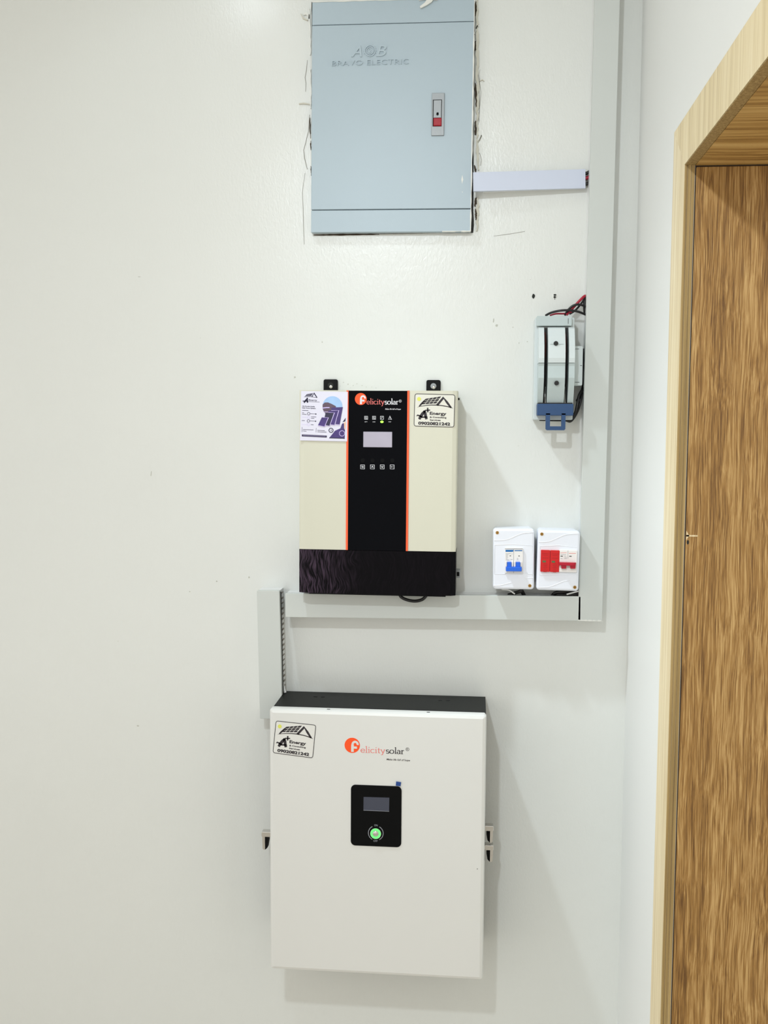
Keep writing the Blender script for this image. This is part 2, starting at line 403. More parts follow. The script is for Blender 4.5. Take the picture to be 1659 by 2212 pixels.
# a small serif alphabet: broad-pen strokes, x height 1
def arc(cx_, cz_, rx, rz, a0, a1, n=14):
    return [(cx_ + rx * math.cos(math.radians(a0 + (a1 - a0) * k / n)), cz_ + rz * math.sin(math.radians(a0 + (a1 - a0) * k / n))) for k in range(n + 1)]
def line(*p):
    out = []
    for i in range(len(p) - 1):
        for k in range(4): out.append((p[i][0] + (p[i + 1][0] - p[i][0]) * k / 4, p[i][1] + (p[i + 1][1] - p[i][1]) * k / 4))
    out.append(p[-1]); return out
SERIF = {
 'e': (0.86, [arc(.42, .5, .36, .48, 0, 330), line((.07, .52), (.77, .52))]),
 'l': (0.46, [line((.23, 1.75), (.23, 0)), line((.04, .03), (.42, .03)), line((.05, 1.66), (.23, 1.70))]),
 'i': (0.46, [line((.23, 1), (.23, 0)), line((.04, .03), (.42, .03)), line((.05, .92), (.23, .96)), line((.23, 1.55), (.23, 1.36))]),
 'c': (0.84, [arc(.46, .5, .38, .48, 48, 322)]),
 't': (0.56, [line((.25, 1.35), (.25, .2)) + arc(.42, .2, .17, .18, 180, 310, 6), line((.02, .95), (.5, .95))]),
 'y': (0.88, [line((.12, 1), (.45, .1)), line((.78, 1), (.36, -.42), (.12, -.45)), line((.0, .97), (.28, .97)), line((.62, .97), (.9, .97))]),
 's': (0.72, [arc(.34, .74, .25, .24, 30, 250, 10) + arc(.36, .26, .27, .26, 70, -160, 10)]),
 'o': (0.98, [arc(.46, .5, .40, .48, 0, 360, 24)]),
 'a': (0.84, [arc(.38, .68, .24, .28, 160, 0, 8) + line((.62, .68), (.62, .12), (.80, .04)), arc(.34, .27, .26, .25, 80, 360, 12)]),
 'r': (0.68, [line((.2, 1), (.2, 0)), line((.02, .03), (.42, .03)), line((.04, .93), (.2, .97)), arc(.44, .7, .22, .26, 170, 50, 8)]),
}
def put_serif(mb, txt, a, b, xh, d, thick=0.19, thin=0.09, th=0.0002):
    tot = sum(SERIF[c][0] for c in txt) - 0.08
    a = Vector(a); b = Vector(b); ex = b - a; ln = ex.length; ex.normalize(); ez = Vector((-ex.y, ex.x)); sx = ln / tot
    x = 0
    for c in txt:
        wd, strokes = SERIF[c]
        for si, st in enumerate(strokes):
            pts = []; ws = []
            for i, (u, v) in enumerate(st):
                p = a + ex * ((x + u) * sx) + ez * (v * xh); pts.append((p.x, p.y))
                q = st[min(i + 1, len(st) - 1)]; r_ = st[max(i - 1, 0)]
                l = math.hypot(q[0] - r_[0], q[1] - r_[1]) or 1
                ws.append(xh * (thin + (thick - thin) * abs(q[1] - r_[1]) / l))
            mb.strip(pts, ws, d + .00002 * si, d + th + .00005 * si)
        x += wd

def logo(fr, parent, d, c, r, e0, e1, s0, s1, xh, reg, t0, t1, th_, mred, mdark, mf):
    """orange disc with an f cut in it, word in two colours, tag line; all arguments in photo pixels"""
    L = fr.L; k = fr.px(1)
    cx_, cz_ = L(*c); R = r * k
    MB().disc(cx_, cz_, R, d, d + .0002, n=40).build('logo_disc', M_PRINTO, parent)
    f = MB(); q = lambda pts: [(cx_ + a * R, cz_ + b * R) for a, b in pts]
    f.strip(q([(.03, -.86), (.03, -.3), (.04, .12)]), .34 * R, d + .0002, d + .0004)
    f.strip(q(arc(.38, .12, .34, .36, 178, -8, 14)), .28 * R, d + .00026, d + .00048)
    f.strip(q([(.05, -.28), (.62, -.28)]), .28 * R, d + .00032, d + .00056)
    f.build('logo_letter', mf, parent)
    m1 = MB(); put_serif(m1, 'elicity', L(*e0), L(*e1), xh * k, d); m1.build('logo_word', mred, parent)
    m2 = MB(); put_serif(m2, 'solar', L(*s0), L(*s1), xh * k, d, 0.24, 0.11)
    gx, gz = L(*reg[:2]); rr = reg[2] * k
    m2.ring(gx, gz, rr * .82, rr, d, d + .0002)
    put_text(m2, 'R', (gx - rr * .4, gz - rr * .45), (gx + rr * .45, gz - rr * .45), rr * .95, d)
    m2.build('logo_word', mdark, parent)
    m3 = MB(); put_text(m3, 'Make life full of hope', L(*t0), L(*t1), th_ * k, d, 0.012, 0.25); m3.build('logo_tagline', mdark, parent)

def bil(q, u, v):
    a = (q[0][0] + (q[1][0] - q[0][0]) * u, q[0][1] + (q[1][1] - q[0][1]) * u)
    b = (q[3][0] + (q[2][0] - q[3][0]) * u, q[3][1] + (q[2][1] - q[3][1]) * u)
    return a[0] + (b[0] - a[0]) * v, a[1] + (b[1] - a[1]) * v

def house_sticker(fr, parent, quad, d, base_mat):
    """sticker: quad in photo pixels; art coordinates measured on a 1200 x 975 sheet"""
    def A(x, y):
        u = (x - 225 + (y - 140) * .036) / 1200; v = (y - 140 - (x - 225) * .025) / 975
        return fr.L(*bil(quad, u, v))
    def B(u, v): return fr.L(*bil(quad, u, v))
    k = (Vector(B(1, 0)) - Vector(B(0, 0))).length / 1200
    rr = []
    for (u, v, a0) in ((.945, .93, 0), (.055, .93, 90), (.055, .07, 180), (.945, .07, 270)):
        for i in range(6):
            a = math.radians(a0 + 18 * i); rr.append((u + .05 * math.cos(a), v + .062 * math.sin(a)))
    outl = [B(u, v) for u, v in rr]
    root = MB().prism(outl, d, d + .0003).build('sticker', base_mat, parent)
    root['label'] = 'rounded sticker with house, solar roof and phone number'
    t0, t1 = d + .0003, d + .0005
    K = MB()
    K.strip(outl + [outl[0]], 17 * k, t0, t1)
    q = [(548, 295), (1020, 222), (868, 440), (408, 470)]
    for i in range(4):
        for j in range(3):
            g = .045
            c = [bil(q, (i + (g if i else 0)) / 4, (j + (g if j else 0)) / 3 + .0), bil(q, (i + 1 - g * 2.4) / 4, (j + (g if j else 0)) / 3), bil(q, (i + 1 - g * 2.4) / 4, (j + 1 - g * 3) / 3), bil(q, (i + (g if i else 0)) / 4, (j + 1 - g * 3) / 3)]
            K.prism([A(*p) for p in c], t0, t1)
    K.strip([A(*p) for p in ((550, 300), (480, 380), (400, 470), (350, 525))], [6 * k, 40 * k, 50 * k, 26 * k], t0, t1)
    K.strip([A(*p) for p in ((885, 490), (1075, 265), (1180, 400), (1300, 560))], [66 * k, 62 * k, 66 * k, 50 * k], t0, t1)
    K.strip([A(*p) for p in ((300, 547), (420, 515), (560, 493), (720, 482), (880, 484), (1050, 500), (1200, 528), (1290, 552), (1360, 582))], [4 * k, 16 * k, 20 * k, 24 * k, 26 * k, 26 * k, 26 * k, 30 * k, 3 * k], t0, t1)
    # the big A with a plus
    K.strip([A(*p) for p in ((350, 905), (400, 820), (455, 735), (520, 655))], [70 * k, 92 * k, 86 * k, 60 * k], t0, t1)
    K.strip([A(*p) for p in ((505, 650), (530, 730), (545, 820), (570, 905))], [70 * k, 86 * k, 84 * k, 76 * k], t0, t1)
    K.strip([A(*p) for p in ((268, 815), (300, 785), (360, 800), (440, 845), (540, 840), (606, 838))], [8 * k, 34 * k, 40 * k, 46 * k, 40 * k, 10 * k], t0, t1)
    K.strip([A(605, 565), A(608, 700)], 44 * k, t0, t1)
    K.strip([A(520, 642), A(678, 632)], 34 * k, t0, t1)
    K.build('sticker_artwork', M_PRINTK, root)
    T = MB()
    put_text(T, 'Energy', A(665, 768), A(1160, 782), 86 * k, t0, .034)
    put_text(T, '& Consulting', A(665, 862), A(1160, 876), 44 * k, t0, .03)
    put_text(T, 'Services', A(665, 945), A(990, 953), 42 * k, t0, .03)
    put_text(T, '09020821242', A(320, 1062), A(1272, 1090), 84 * k, t0, .048)
    T.build('sticker_lettering', M_PRINTK, root)
    sx, sz = A(350, 302); MB().disc(sx, sz, 58 * k, t0, t1).build('sticker_sun', M_PRINTY, root)
    return root

# ================================================================ the room
XW = U(1368, 830)[0]                      # right wall
XL = -2.3; YR = -3.6
# cover of the distribution board comes first: the wall is cut around it
DBQ = [(669.6, 2), (1019.5, -4), (1022.8, 498), (676.4, 503.7)]
hole = []
hq = [(673, 4), (1020.8, -3), (1022.2, 503), (679, 504)]
for k in range(4):
    a = hq[k]; b = hq[(k + 1) % 4]; n = 34
    for i in range(n):
        t = i / n; x = a[0] + (b[0] - a[0]) * t; y = a[1] + (b[1] - a[1]) * t
        amp = (1.2, 1.8, .5, .6)[k]
        j = random.uniform(-.4, 1) * amp
        x += (0, j, 0, -j)[k]; y += (-j, 0, j, 0)[k]
        hole.append(U(x, y))
outer = [(XL, 0.0), (XW, 0.0), (XW, CEIL), (XL, CEIL)]
def plane_with_hole(outer, hole, y, depth):
    allp = [Vector((x, z, 0)) for x, z in outer] , [Vector((x, z, 0)) for x, z in hole]
    tris = tessellate_polygon([list(allp[0]), list(allp[1])])
    pts = outer + hole; mb = MB()
    mb.add([(x, y, z) for x, z in pts], tris)
    n = len(hole)
    mb.add([(x, y, z) for x, z in hole] + [(x, y + depth, z) for x, z in hole], [(i, (i + 1) % n, n + (i + 1) % n, n + i) for i in range(n)] + [tuple(range(n, 2 * n))])
    mb.add([(outer[0][0], 0.12, 0), (outer[1][0], 0.12, 0), (outer[2][0], 0.12, CEIL), (outer[3][0], 0.12, CEIL)], [(0, 1, 2, 3)])
    return mb
wb = struct('wall_back', plane_with_hole(outer, hole, 0.0, 0.06), M_WALL, 'off-white glossy painted wall carrying all the electrical equipment')

# door opening in the right wall
XA = XW - 0.016                           # face of the casing
yo, _ = UX(1437, 1000, XA); yi, _ = UX(1460.5, 1000, XA)
zi = UX(1480.5, 353, XA)[1]; zo = UX(1458, 284, XA)[1]
Y2 = yi - 0.86                            # near side of the opening
def bxy(mb, x0, x1, y0, y1, z0, z1):
    return mb.box(x0, x1, z0, z1, -y1, -y0)
TH = 0.20
wr = MB()
bxy(wr, XW, XW + TH, yi, 0.12, 0, CEIL)
bxy(wr, XW, XW + TH, Y2, yi, zi, CEIL)
bxy(wr, XW, XW + TH, YR, Y2, 0, CEIL)
struct('wall_right', wr, M_WALL2, 'white side wall with the doorway')
struct('floor', bxy(MB(), XL - .12, XW + 1.6, YR, 0.12, -.1, 0), M_FLOOR)
struct('ceiling', bxy(MB(), XL - .12, XW + TH, YR, 0.12, CEIL, CEIL + .1), M_CEIL)

door = bpy.data.objects.new('door_1', None); COL.objects.link(door); door.location = (XW, yi, 0)
tag(door, 'oak-finished doorway with pale casing and open textured door leaf', kind='structure')
def dpart(name, m, x0, x1, y0, y1, z0, z1, label=None):
    o = bxy(MB(), x0 - XW, x1 - XW, y0 - yi, y1 - yi, z0, z1).build(name, m, door)
    if label: o['label'] = label
    return o
# far upright casing, mitred to the head
cs = MB(); n0 = [(yo, 0), (yi, 0), (yi, zi), (yo, zo)]
vs = [(XA - XW, y - yi, z) for y, z in n0] + [(0, y - yi, z) for y, z in n0]
cs.add(vs, [(0, 1, 2, 3), (7, 6, 5, 4), (0, 4, 5, 1), (1, 5, 6, 2), (2, 6, 7, 3), (3, 7, 4, 0)])
cs.build('casing', M_ARCH, door)['label'] = 'pale upright casing board'
hs = MB(); n1 = [(yo, zo), (yi, zi), (Y2, zi), (Y2 - (yo - yi), zo)]
vs = [(XA - XW, y - yi, z) for y, z in n1] + [(0, y - yi, z) for y, z in n1]
hs.add(vs, [(0, 1, 2, 3), (7, 6, 5, 4), (0, 4, 5, 1), (1, 5, 6, 2), (2, 6, 7, 3), (3, 7, 4, 0)])
hs.build('head_casing', M_ARCHH, door)['label'] = 'pale casing board over the opening'
c2 = MB(); n2 = [(Y2, 0), (Y2 - (yo - yi), 0), (Y2 - (yo - yi), zo), (Y2, zi)]
vs = [(XA - XW, y - yi, z) for y, z in n2] + [(0, y - yi, z) for y, z in n2]
c2.add(vs, [(0, 1, 2, 3), (7, 6, 5, 4), (0, 4, 5, 1), (1, 5, 6, 2), (2, 6, 7, 3), (3, 7, 4, 0)])
c2.build('casing', M_ARCH, door)
# grooved edge boards lining the opening
eb = MB()
for a, b in ((0.0006, .0042), (.0052, .0098), (.0108, .0152)):
    bxy(eb, XA - XW + a, XA - XW + b, -.0016, 0.0, 0, zi - .0008)
eb.build('jamb_edge', M_EDGE, door)['label'] = 'shaded grooved edge of the far casing'
he = MB(); bxy(he, XA - XW + .0008, 0.0, Y2 - yi, 0, zi - .0014, zi)
he.build('head_edge', M_EDGE, door)
dpart('head_lining', M_SOFF, XW + .0005, XW + TH, Y2, yi, zi - .002, zi + .004, 'horizontal grained oak lining under the lintel')
dpart('jamb_lining', M_LEAF, XW, XW + TH, Y2 - .004, Y2 + .002, 0, zi)
dpart('jamb_lining', M_REBATE, XW + .0003, XW + TH, yi - .0006, yi + .004, 0, zi - .002, 'jamb lining behind the door leaf, coloured dark as gap shade')
# the leaf stands open square to the wall, away from us
leaf = MB(); leaf.slab(0.0016, 0.82, 0.01, zi - .0042, -.002, .0016, .002, .0006)
leaf.box(0.0022, .82, .012, zi - .008, -.042, -.002)
lf = leaf.build('door_leaf', M_LEAF, door); lf['label'] = 'embossed brown oak door leaf standing open'
ny, nz = 0, U(1481, 1157, -yi)[1]
g = MB(); g.box(.0024, .020, nz - .0012, nz + .0012, .0012, .0018); g.prism([(.0024, nz - .007), (.007, nz), (.0024, nz + .008)], .0012, .0018)
g.build('chipped_edge', M_ARCH, lf)
g = MB(); zz = U(1481, 1171, -yi)[1]; g.disc(.0052, zz, .0018, .0012, .0017, rz=.0035); g.build('dark_nick', M_HOLE, lf)

# ================================================================ broken plaster around the board
def jag(p0, p1, n, amp):
    return [(p0[0] + (p1[0] - p0[0]) * i / n + random.uniform(-amp, amp), p0[1] + (p1[1] - p0[1]) * i / n + random.uniform(-amp, amp) * .3) for i in range(n + 1)]
def on_wall(px, w, m, name, d0=0.0, d1=.0012):
    pts = [U(x, y) for x, y in px]; n = len(pts)
    ws = [w * .001 * (0.35 + .65 * math.sin(math.pi * (i + .3) / n)) * random.uniform(.7, 1.3) for i in range(n)]
    return MB().strip(pts, ws, d0 - .0004, d1).build(name, m, wb)
on_wall(jag((1031, 0), (1031, 300), 40, 1.6), 6, M_PLASTER, 'plaster_lip', 0, .004)
on_wall(jag((1030, 300), (1033, 368), 12, 1.2), 5, M_PLASTER, 'plaster_lip', 0, .004)
on_wall(jag((1032, 425), (1031, 500), 12, 1.5), 5, M_PLASTER, 'plaster_lip', 0, .004)
on_wall(jag((1036, 150), (1034, 270), 12, 1.5), 1.1, M_CRACK, 'wall_crack', 0, .0006)
on_wall([(1033, 70), (1031, 110), (1029, 140), (1036, 178), (1039, 200), (1034, 262)], 1.0, M_CRACK, 'wall_crack', 0, .0006)
on_wall([(1036, 330), (1040, 345), (1038, 358)], 1.3, M_CRACK, 'wall_crack', 0, .0006)
on_wall([(1036, 176), (1042, 173), (1046, 176)], 1.6, M_PLASTER, 'plaster_flake', 0, .003)
on_wall([(1030, 306), (1036, 304), (1040, 293), (1037, 300), (1033, 308)], 1.5, M_PLASTER, 'plaster_flake', 0, .003)
on_wall([(1025, 75), (1031, 57), (1035, 58)], 2.0, M_FLAKE, 'plaster_flake', 0, .004)
on_wall([(664, 130), (662, 152), (659, 168), (661, 180), (660, 198)], 1.6, M_CRACK, 'wall_crack', 0, .0006)
on_wall([(669, 248), (666, 285), (660, 310), (656, 324), (658, 342), (664, 366)], 1.6, M_CRACK, 'wall_crack', 0, .0006)
on_wall([(659, 374), (653, 415), (655, 450), (656, 500), (657, 528)], 1.2, M_CRACK, 'wall_crack', 0, .0006)
on_wall([(650, 31), (655, 40), (665, 45)], 3.0, M_PLASTER, 'plaster_flake', 0, .004)
on_wall([(656, 33), (662, 30), (667, 34), (668, 42)], 4.0, M_FLAKE, 'plaster_flake', 0, .003)
on_wall([(646, 225), (656, 224), (670, 226)], 3.2, M_PLASTER, 'plaster_flake', 0, .003)
for a, b in (((669, 20), (671, 120)), ((671, 150), (672, 235)), ((673, 290), (674, 400)), ((675, 410), (675.5, 495))):
    on_wall(jag(a, b, 16, .9), 3.5, M_FLAKE, 'plaster_lip', 0, .003)
for a, b in (((669, 255), (671, 300)), ((671.5, 305), (672, 325)), ((672.5, 360), (673, 380)), ((674.5, 440), (675, 450))):
    on_wall(jag(a, b, 6, .6), 2.0, M_CAVITY, 'dark_gap', 0, .0034)
for a, b in (((1028.0, 5), (1027.5, 35)), ((1026.6, 90), (1027.5, 110)), ((1026.8, 180), (1029, 232)), ((1027, 262), (1027.3, 292)), ((1025.5, 358), (1027, 372)), ((1028, 428), (1026, 446)), ((1028, 452), (1028.5, 475))):
    on_wall(jag(a, b, 8, .9), 3.6, M_CAVITY, 'dark_gap', 0, .0044)
on_wall(jag((677, 508), (820, 506), 20, .5), 3.4, M_CAVITY, 'dark_gap', 0, .001)
on_wall(jag((820, 506), (1018, 501), 24, .9), 2.2, M_CRACK, 'plaster_lip', 0, .002)
for a, b in ((1067, 1134), (990, 1040)):
    pass
on_wall([(1066, 510), (1090, 507), (1110, 504), (1134, 500)], 0.9, M_CRACK, 'wall_crack', 0, .0005)
on_wall([(327, 1018), (326, 1028)], 1.6, M_SCUFF, 'scuff_mark', 0, .0005)
for x, y, a, b in ((742, 826, 2, 1.5), (752, 830, 2, 3), (763, 833, 1.5, 2), (771, 829, 3, 1), (782, 833, 2, 1.5), (791, 836, 2.5, 1), (803, 836, 2, 1), (757, 838, 1.5, 1), (812, 838, 2, 1), (735, 834, 1, 1.5), (696, 739, 2.2, 2.4), (637, 815, 5, 4), (1073, 703, 6, 4), (1066, 692, 2.5, 8), (1108, 707, 2.5, 2), (1121, 741, 1.5, 3), (1139, 738, 2.5, 2), (298, 1568, 5, 3), (301, 598, 6, 1.2), (433, 730, 1.2, 1), (1146, 604, 1.6, 1.2), (1197, 624, 1, 1), (1120, 963, 1, 1.2), (255, 1385, 1.5, 1.2), (410, 1278, 3, 2), (468, 1256, 3, 3), (538, 1247, 3, 4)):
    cx_, cz_ = U(x, y); pts = []
    for k in range(12):
        t = 2 * math.pi * k / 12; q = random.uniform(.6, 1.2)
        pts.append((cx_ + a * .0006 * q * math.cos(t), cz_ + b * .0006 * q * math.sin(t)))
    MB().prism(pts, -.0003, .00025).build('scuff_mark', M_SCUFF, wb)
cx_, cz_ = U(1152.3, 640)
MB().prism([(cx_ + .0034 * a, cz_ + .0052 * b) for a, b in ((-.9, .1), (-.5, .8), (0, 1), (.8, .6), (1, .1), (.6, -.6), (0, -1), (-.8, -.5))], -.0004, .0007).build('drill_hole', M_HOLE, wb)

# ================================================================ distribution board
db = Frame('distribution_board', DBQ, .018, 'flush blue-grey steel distribution board with embossed lettering, top of the wall', 'electrical panel')
L = db.L; hw, hh = db.w / 2, db.h / 2
zs1 = L(845, 51)[1]; zs2 = L(845, 451.5)[1]
MB().box(-hw + .004, hw - .004, -hh + .004, hh - .004, -.055, .010).build('back_box', M_GAP, db.o)
MB().slab(-hw, hw, zs1 + .0012, hh, .004, .0172, .001, .001).build('cover_strip', M_STEEL, db.o)['label'] = 'top cover strip'
MB().slab(-hw, hw, -hh, zs2 - .0014, .004, .0172, .001, .001).build('cover_strip', M_STEEL, db.o)['label'] = 'bottom cover strip'
dd = MB().slab(-hw, hw, zs2, zs1, .004, .018, .0015, .0012).build('door', M_STEEL, db.o)
e = MB()
put_text(e, 'BRAVO ELECTRIC', L(717, 143), L(883, 138.5), db.px(10.5), .018, -.012, 0, .0022)
put_text(e, 'A', L(759, 123), L(782, 123), db.px(23), .018, .01, .30, .0024)
put_text(e, 'B', L(813, 122), L(832, 121.5), db.px(23), .018, .01, .30, .0024)
gx, gz = L(799.5, 110)
e.ring(gx, gz, db.px(10.2), db.px(12), .018, .0200); e.ring(gx, gz, db.px(6.8), db.px(8.2), .018, .0200)
put_text(e, '2', (gx - db.px(2.6), gz - db.px(4.4)), (gx + db.px(2.8), gz - db.px(4.4)), db.px(9), .018, .01, 0, .001)
for k in range(16):
    a = 2 * math.pi * k / 16; e.disc(gx + db.px(13) * math.cos(a), gz + db.px(13) * math.sin(a), db.px(1.1), .018, .0187, n=8)
e.build('embossed_lettering', M_STEEL, dd)
x0, z1_ = L(933, 202); x1, z0_ = L(959, 293.5)
h = MB().slab(x0, x1, z0_, z1_, .018, .0212, .0006, .0008).build('lock_plate', M_HANDLE, dd)
hx0, hz1 = L(935.3, 216.5); hx1, hz0 = L(954, 274)
MB().box(hx0, hx1, hz0, hz1, .0210, .02135).build('lock_recess', M_BLACK, h)
lx0, lz1 = L(937, 218.3); lx1, lz0 = L(953.2, 256)
MB().slab(lx0, lx1, lz0, lz1, .0212, .0236, .0004, .0005).build('lock_lever', M_HANDLE, h)
kx, kz = L(945.3, 248.5)
m_ = MB(); m_.disc(kx, kz, db.px(2.6), .0236, .0239); m_.box(kx - db.px(2), kx + db.px(2.2), kz + db.px(.8), kz + db.px(3.6), .0236, .0239)
m_.build('keyhole', M_BLACK, h)
bx0, bz1 = L(936.6, 256.6); bx1, bz0 = L(953.8, 273.4)
MB().slab(bx0, bx1, bz0, bz1, .0212, .0246, .0008, .0014).build('release_button', M_RED, h)
cx_, cz_ = L(998.5, 388)
m_ = MB(); m_.prism([(cx_ + db.px(a), cz_ + db.px(b)) for a, b in ((0, 9.5), (1.2, 4), (2.2, 0), (1, -4), (0, -9), (-1, -4), (-2, 0), (-1.2, 4))], .018, .0184); m_.disc(L(999, 415)[0], L(999, 415)[1], db.px(.9), .018, .0184, n=8)
m_.build('paint_drip', M_FLAKE, dd)
# dried plaster hanging over the board's top edge
m_ = MB(); m_.strip(db.P([(935, -8), (928, 2), (920, 10), (908, 17.5)]), [.012, .011, .0065, .004], .0180, .0225)
m_.strip(db.P([(905, 1), (925, -3), (945, 0)]), [.002, .004, .003], .018, .021)
m_.build('plaster_drip', M_FLAKE, db.o)
m_ = MB()
m_.strip([(hw - .0004, -hh + .001 + (2 * hh) * i / 30) for i in range(31)], [random.uniform(.0008, .0034) for _ in range(31)], .010, .0185)
m_.strip([(-hw + 2 * hw * i / 30, hh - .0006) for i in range(31)], [random.uniform(.0006, .003) for _ in range(31)], .010, .0186)
m_.strip([(hw - .06 + .06 * i / 8, -hh + .0006) for i in range(9)], [random.uniform(.0006, .003) for _ in range(9)], .010, .0186)
m_.build('plaster_smear', M_FLAKE, db.o)

# ================================================================ trunking
def trunk(name, quad, d, label, m=M_PVC, rad=.002, lid=True):
    f = Frame(name, quad, d, label, 'cable trunking')
    w, h_ = f.w / 2, f.h / 2
    MB().box(-w + .001, w - .001, -h_ + .001, h_ - .001, 0.0, d - .010).build('channel', M_PVCW, f.o)
    MB().slab(-w, w, -h_, h_, d - .012, d, rad, .0008).build('lid', m, f.o)
    return f
tv = trunk('trunking', [(1279.3, -120), (1333.2, -120), (1309.5, 1340.5), (1256.6, 1340.5)], .05, 'tall grey vertical trunking running down the wall beside the door corner')
m_ = MB(); m_.strip([(-tv.w / 2 + tv.w * i / 20, -tv.h / 2 - .0002) for i in range(21)], [random.uniform(.0008, .0035) for _ in range(21)], .03, .0503); m_.build('plaster_smear', M_FLAKE, tv.o)
th = trunk('trunking', [(619, 1281), (1254.5, 1289.5), (1254.5, 1340), (613.5, 1334)], .05, 'long horizontal grey trunking under the inverter and breaker boxes')
tl = trunk('trunking', [(564, 1276), (612.8, 1276.5), (600.7, 1552.5), (551.9, 1552.5)], .05, 'short upright grey trunking dropping behind the battery, left end')
# ragged knock-out slots down its open side
m_ = MB(); w = tl.w / 2
for k in range(22):
    z = tl.h / 2 - .008 - k * .0115; m_.box(w - .0012, w + .0002, z - random.uniform(.002, .004), z, .008, random.uniform(.022, .036))
m_.build('knockout_slot', M_SLOT, tl.o)['kind'] = 'stuff'
m_ = MB(); m_.box(w - .004, w + .0016, -tl.h / 2 + .004, tl.h / 2 - .004, .0365, .0385); m_.build('lid_gap', M_HOLE, tl.o)

# upper branch: its lid sits crooked, standing further out at the board end
tu = Frame('trunking', [(1021.5, 374.4), (1266.5, 363.2), (1264.5, 404.3), (1022.8, 414.9)], .026, 'bluish white horizontal trunking between the distribution board and the tall trunking', 'cable trunking')
w, h_ = tu.w / 2, tu.h / 2; xb = tu.L(1043, 420, 0)[0]
def hexa(x0, x1, z0, z1, da0, da1, db0, db1):
    vs = [(x0, -da0, z0), (x1, -db0, z0), (x1, -db0, z1), (x0, -da0, z1), (x0, -da1, z0), (x1, -db1, z0), (x1, -db1, z1), (x0, -da1, z1)]
    return MB().add(vs, [(0, 1, 2, 3), (4, 5, 6, 7), (0, 1, 5, 4), (1, 2, 6, 5), (2, 3, 7, 6), (3, 0, 4, 7)])
hexa(-w, w, -h_, h_, .0265, .034, .011, .0185).build('lid', M_PVCB, tu.o)
hexa(xb, w - .001, -h_ + .003, h_ - .003, 0, .0265, 0, .012).build('channel', M_PVCW, tu.o)
m_ = MB()
for k, (z, mm) in enumerate(((.014, 0), (.004, 1), (-.008, 0))):
    m_ = MB(); m_.tube([(w - .012, .008, z), (w + .003, .009, z - .001), (w + .010, .012, z + .002)], .0035)
    m_.build('wire', (M_WBLACK, M_WRED)[mm], tu.o)

# ================================================================ inverter
DI = .10
iv = Frame('solar_inverter', [(647.7, 842.3), (990.3, 844.7), (982, 1286.9), (644.7, 1280.3)], DI, 'cream and black wall-mounted solar inverter with orange trim lines', 'inverter')
L = iv.L; hw, hh = iv.w / 2, iv.h / 2
zb = L(815, 1189)[1]
MB().box(-hw + .004, hw - .004, -hh + .012, hh - .002, .004, DI - .014).build('rear_case', M_CREAM, iv.o)
ol, orr = L(748, 1000)[0], L(883, 1000)[0]   # orange lines
c = .010
MB().zprism([(-hw, .02), (-hw, DI - .004), (-hw + .002, DI - .002), (-hw + c, DI), (ol, DI), (ol, DI - .014), (-hw + .004, DI - .014), (-hw + .004, .02)], zb, hh).build('side_cover', M_CREAM, iv.o)['label'] = 'left cream cover panel'
MB().zprism([(hw, .02), (hw, DI - .004), (hw - .002, DI - .002), (hw - c, DI), (orr, DI), (orr, DI - .014), (hw - .004, DI - .014), (hw - .004, .02)], zb, hh).build('side_cover', M_CREAM, iv.o)['label'] = 'right cream cover panel'
MB().box(ol, ol + .0042, zb, hh, DI - .014, DI + .0012).build('orange_trim', M_ORANGE, iv.o)
MB().box(orr - .0042, orr, zb, hh, DI - .014, DI + .0012).build('orange_trim', M_ORANGE, iv.o)
pn = MB().box(ol + .0044, orr - .0044, zb, hh - .0005, DI - .014, DI + .0006).build('front_panel', M_GLASS, iv.o); pn['label'] = 'glossy black centre panel'
d = DI + .0006
MB().zprism([(-hw - .0005, .012), (-hw - .0005, DI - .006), (-hw + c + .001, DI + .001), (hw - c, DI + .001), (hw + .0005, DI - .006), (hw + .0005, .012)], -hh, zb - .0008).build('lower_cover', M_LOWER, iv.o)['label'] = 'wiped black terminal cover with painted glare streaks'
MB().box(-hw + .02, hw - .02, -hh - .004, -hh, .02, DI - .01).build('bottom_plate', M_BLACK, iv.o)
for (a, b, top) in ((698.8, 729.3, 819.3), (921, 951.7, 820.7)):
    x0, zt = L(a, top, .006); x1, _ = L(b, top, .006)
    er = MB().slab(x0, x1, hh - .02, zt, 0, .006, .004, .001).build('mounting_ear', M_BLACK, iv.o)
    cx_ = (x0 + x1) / 2; cz_ = zt - .013
    MB().disc(cx_, cz_, .0062, .006, .0064).build('ear_hole', M_HANDLE if a > 900 else M_HOLE, er)
    m_ = MB(); m_.dome(cx_ + .001, cz_ - .003, .0042, .0064, .003); m_.build('screw_head', M_CHROME, er)
x0, zt = L(983, 1230, .05); x1, z0_ = L(990.5, 1247, .05)
pt = MB().box(hw - .002, hw + .009, z0_, zt, .035, .06).build('side_connector', M_HANDLE, iv.o)
MB().box(hw + .002, hw + .0075, z0_ + .004, zt - .004, .060, .0606).build('connector_socket', M_BLACK, pt)
x0, z0_ = L(989, 862, .06); MB().disc(hw + .001, z0_, .0022, .05, .07).build('side_screw', M_BLACK, iv.o)
logo(iv, pn, d, (779.5, 861.9), 12.8, (792, 873.3), (829.5, 873.6), (830.9, 873.6), (860.3, 873.8), 7.4, (864.6, 866.4, 3.0), (832, 885), (865.7, 885.2), 3.0, M_PRINTR, M_PRINTW, M_PRINTW)
k = iv.px(1)
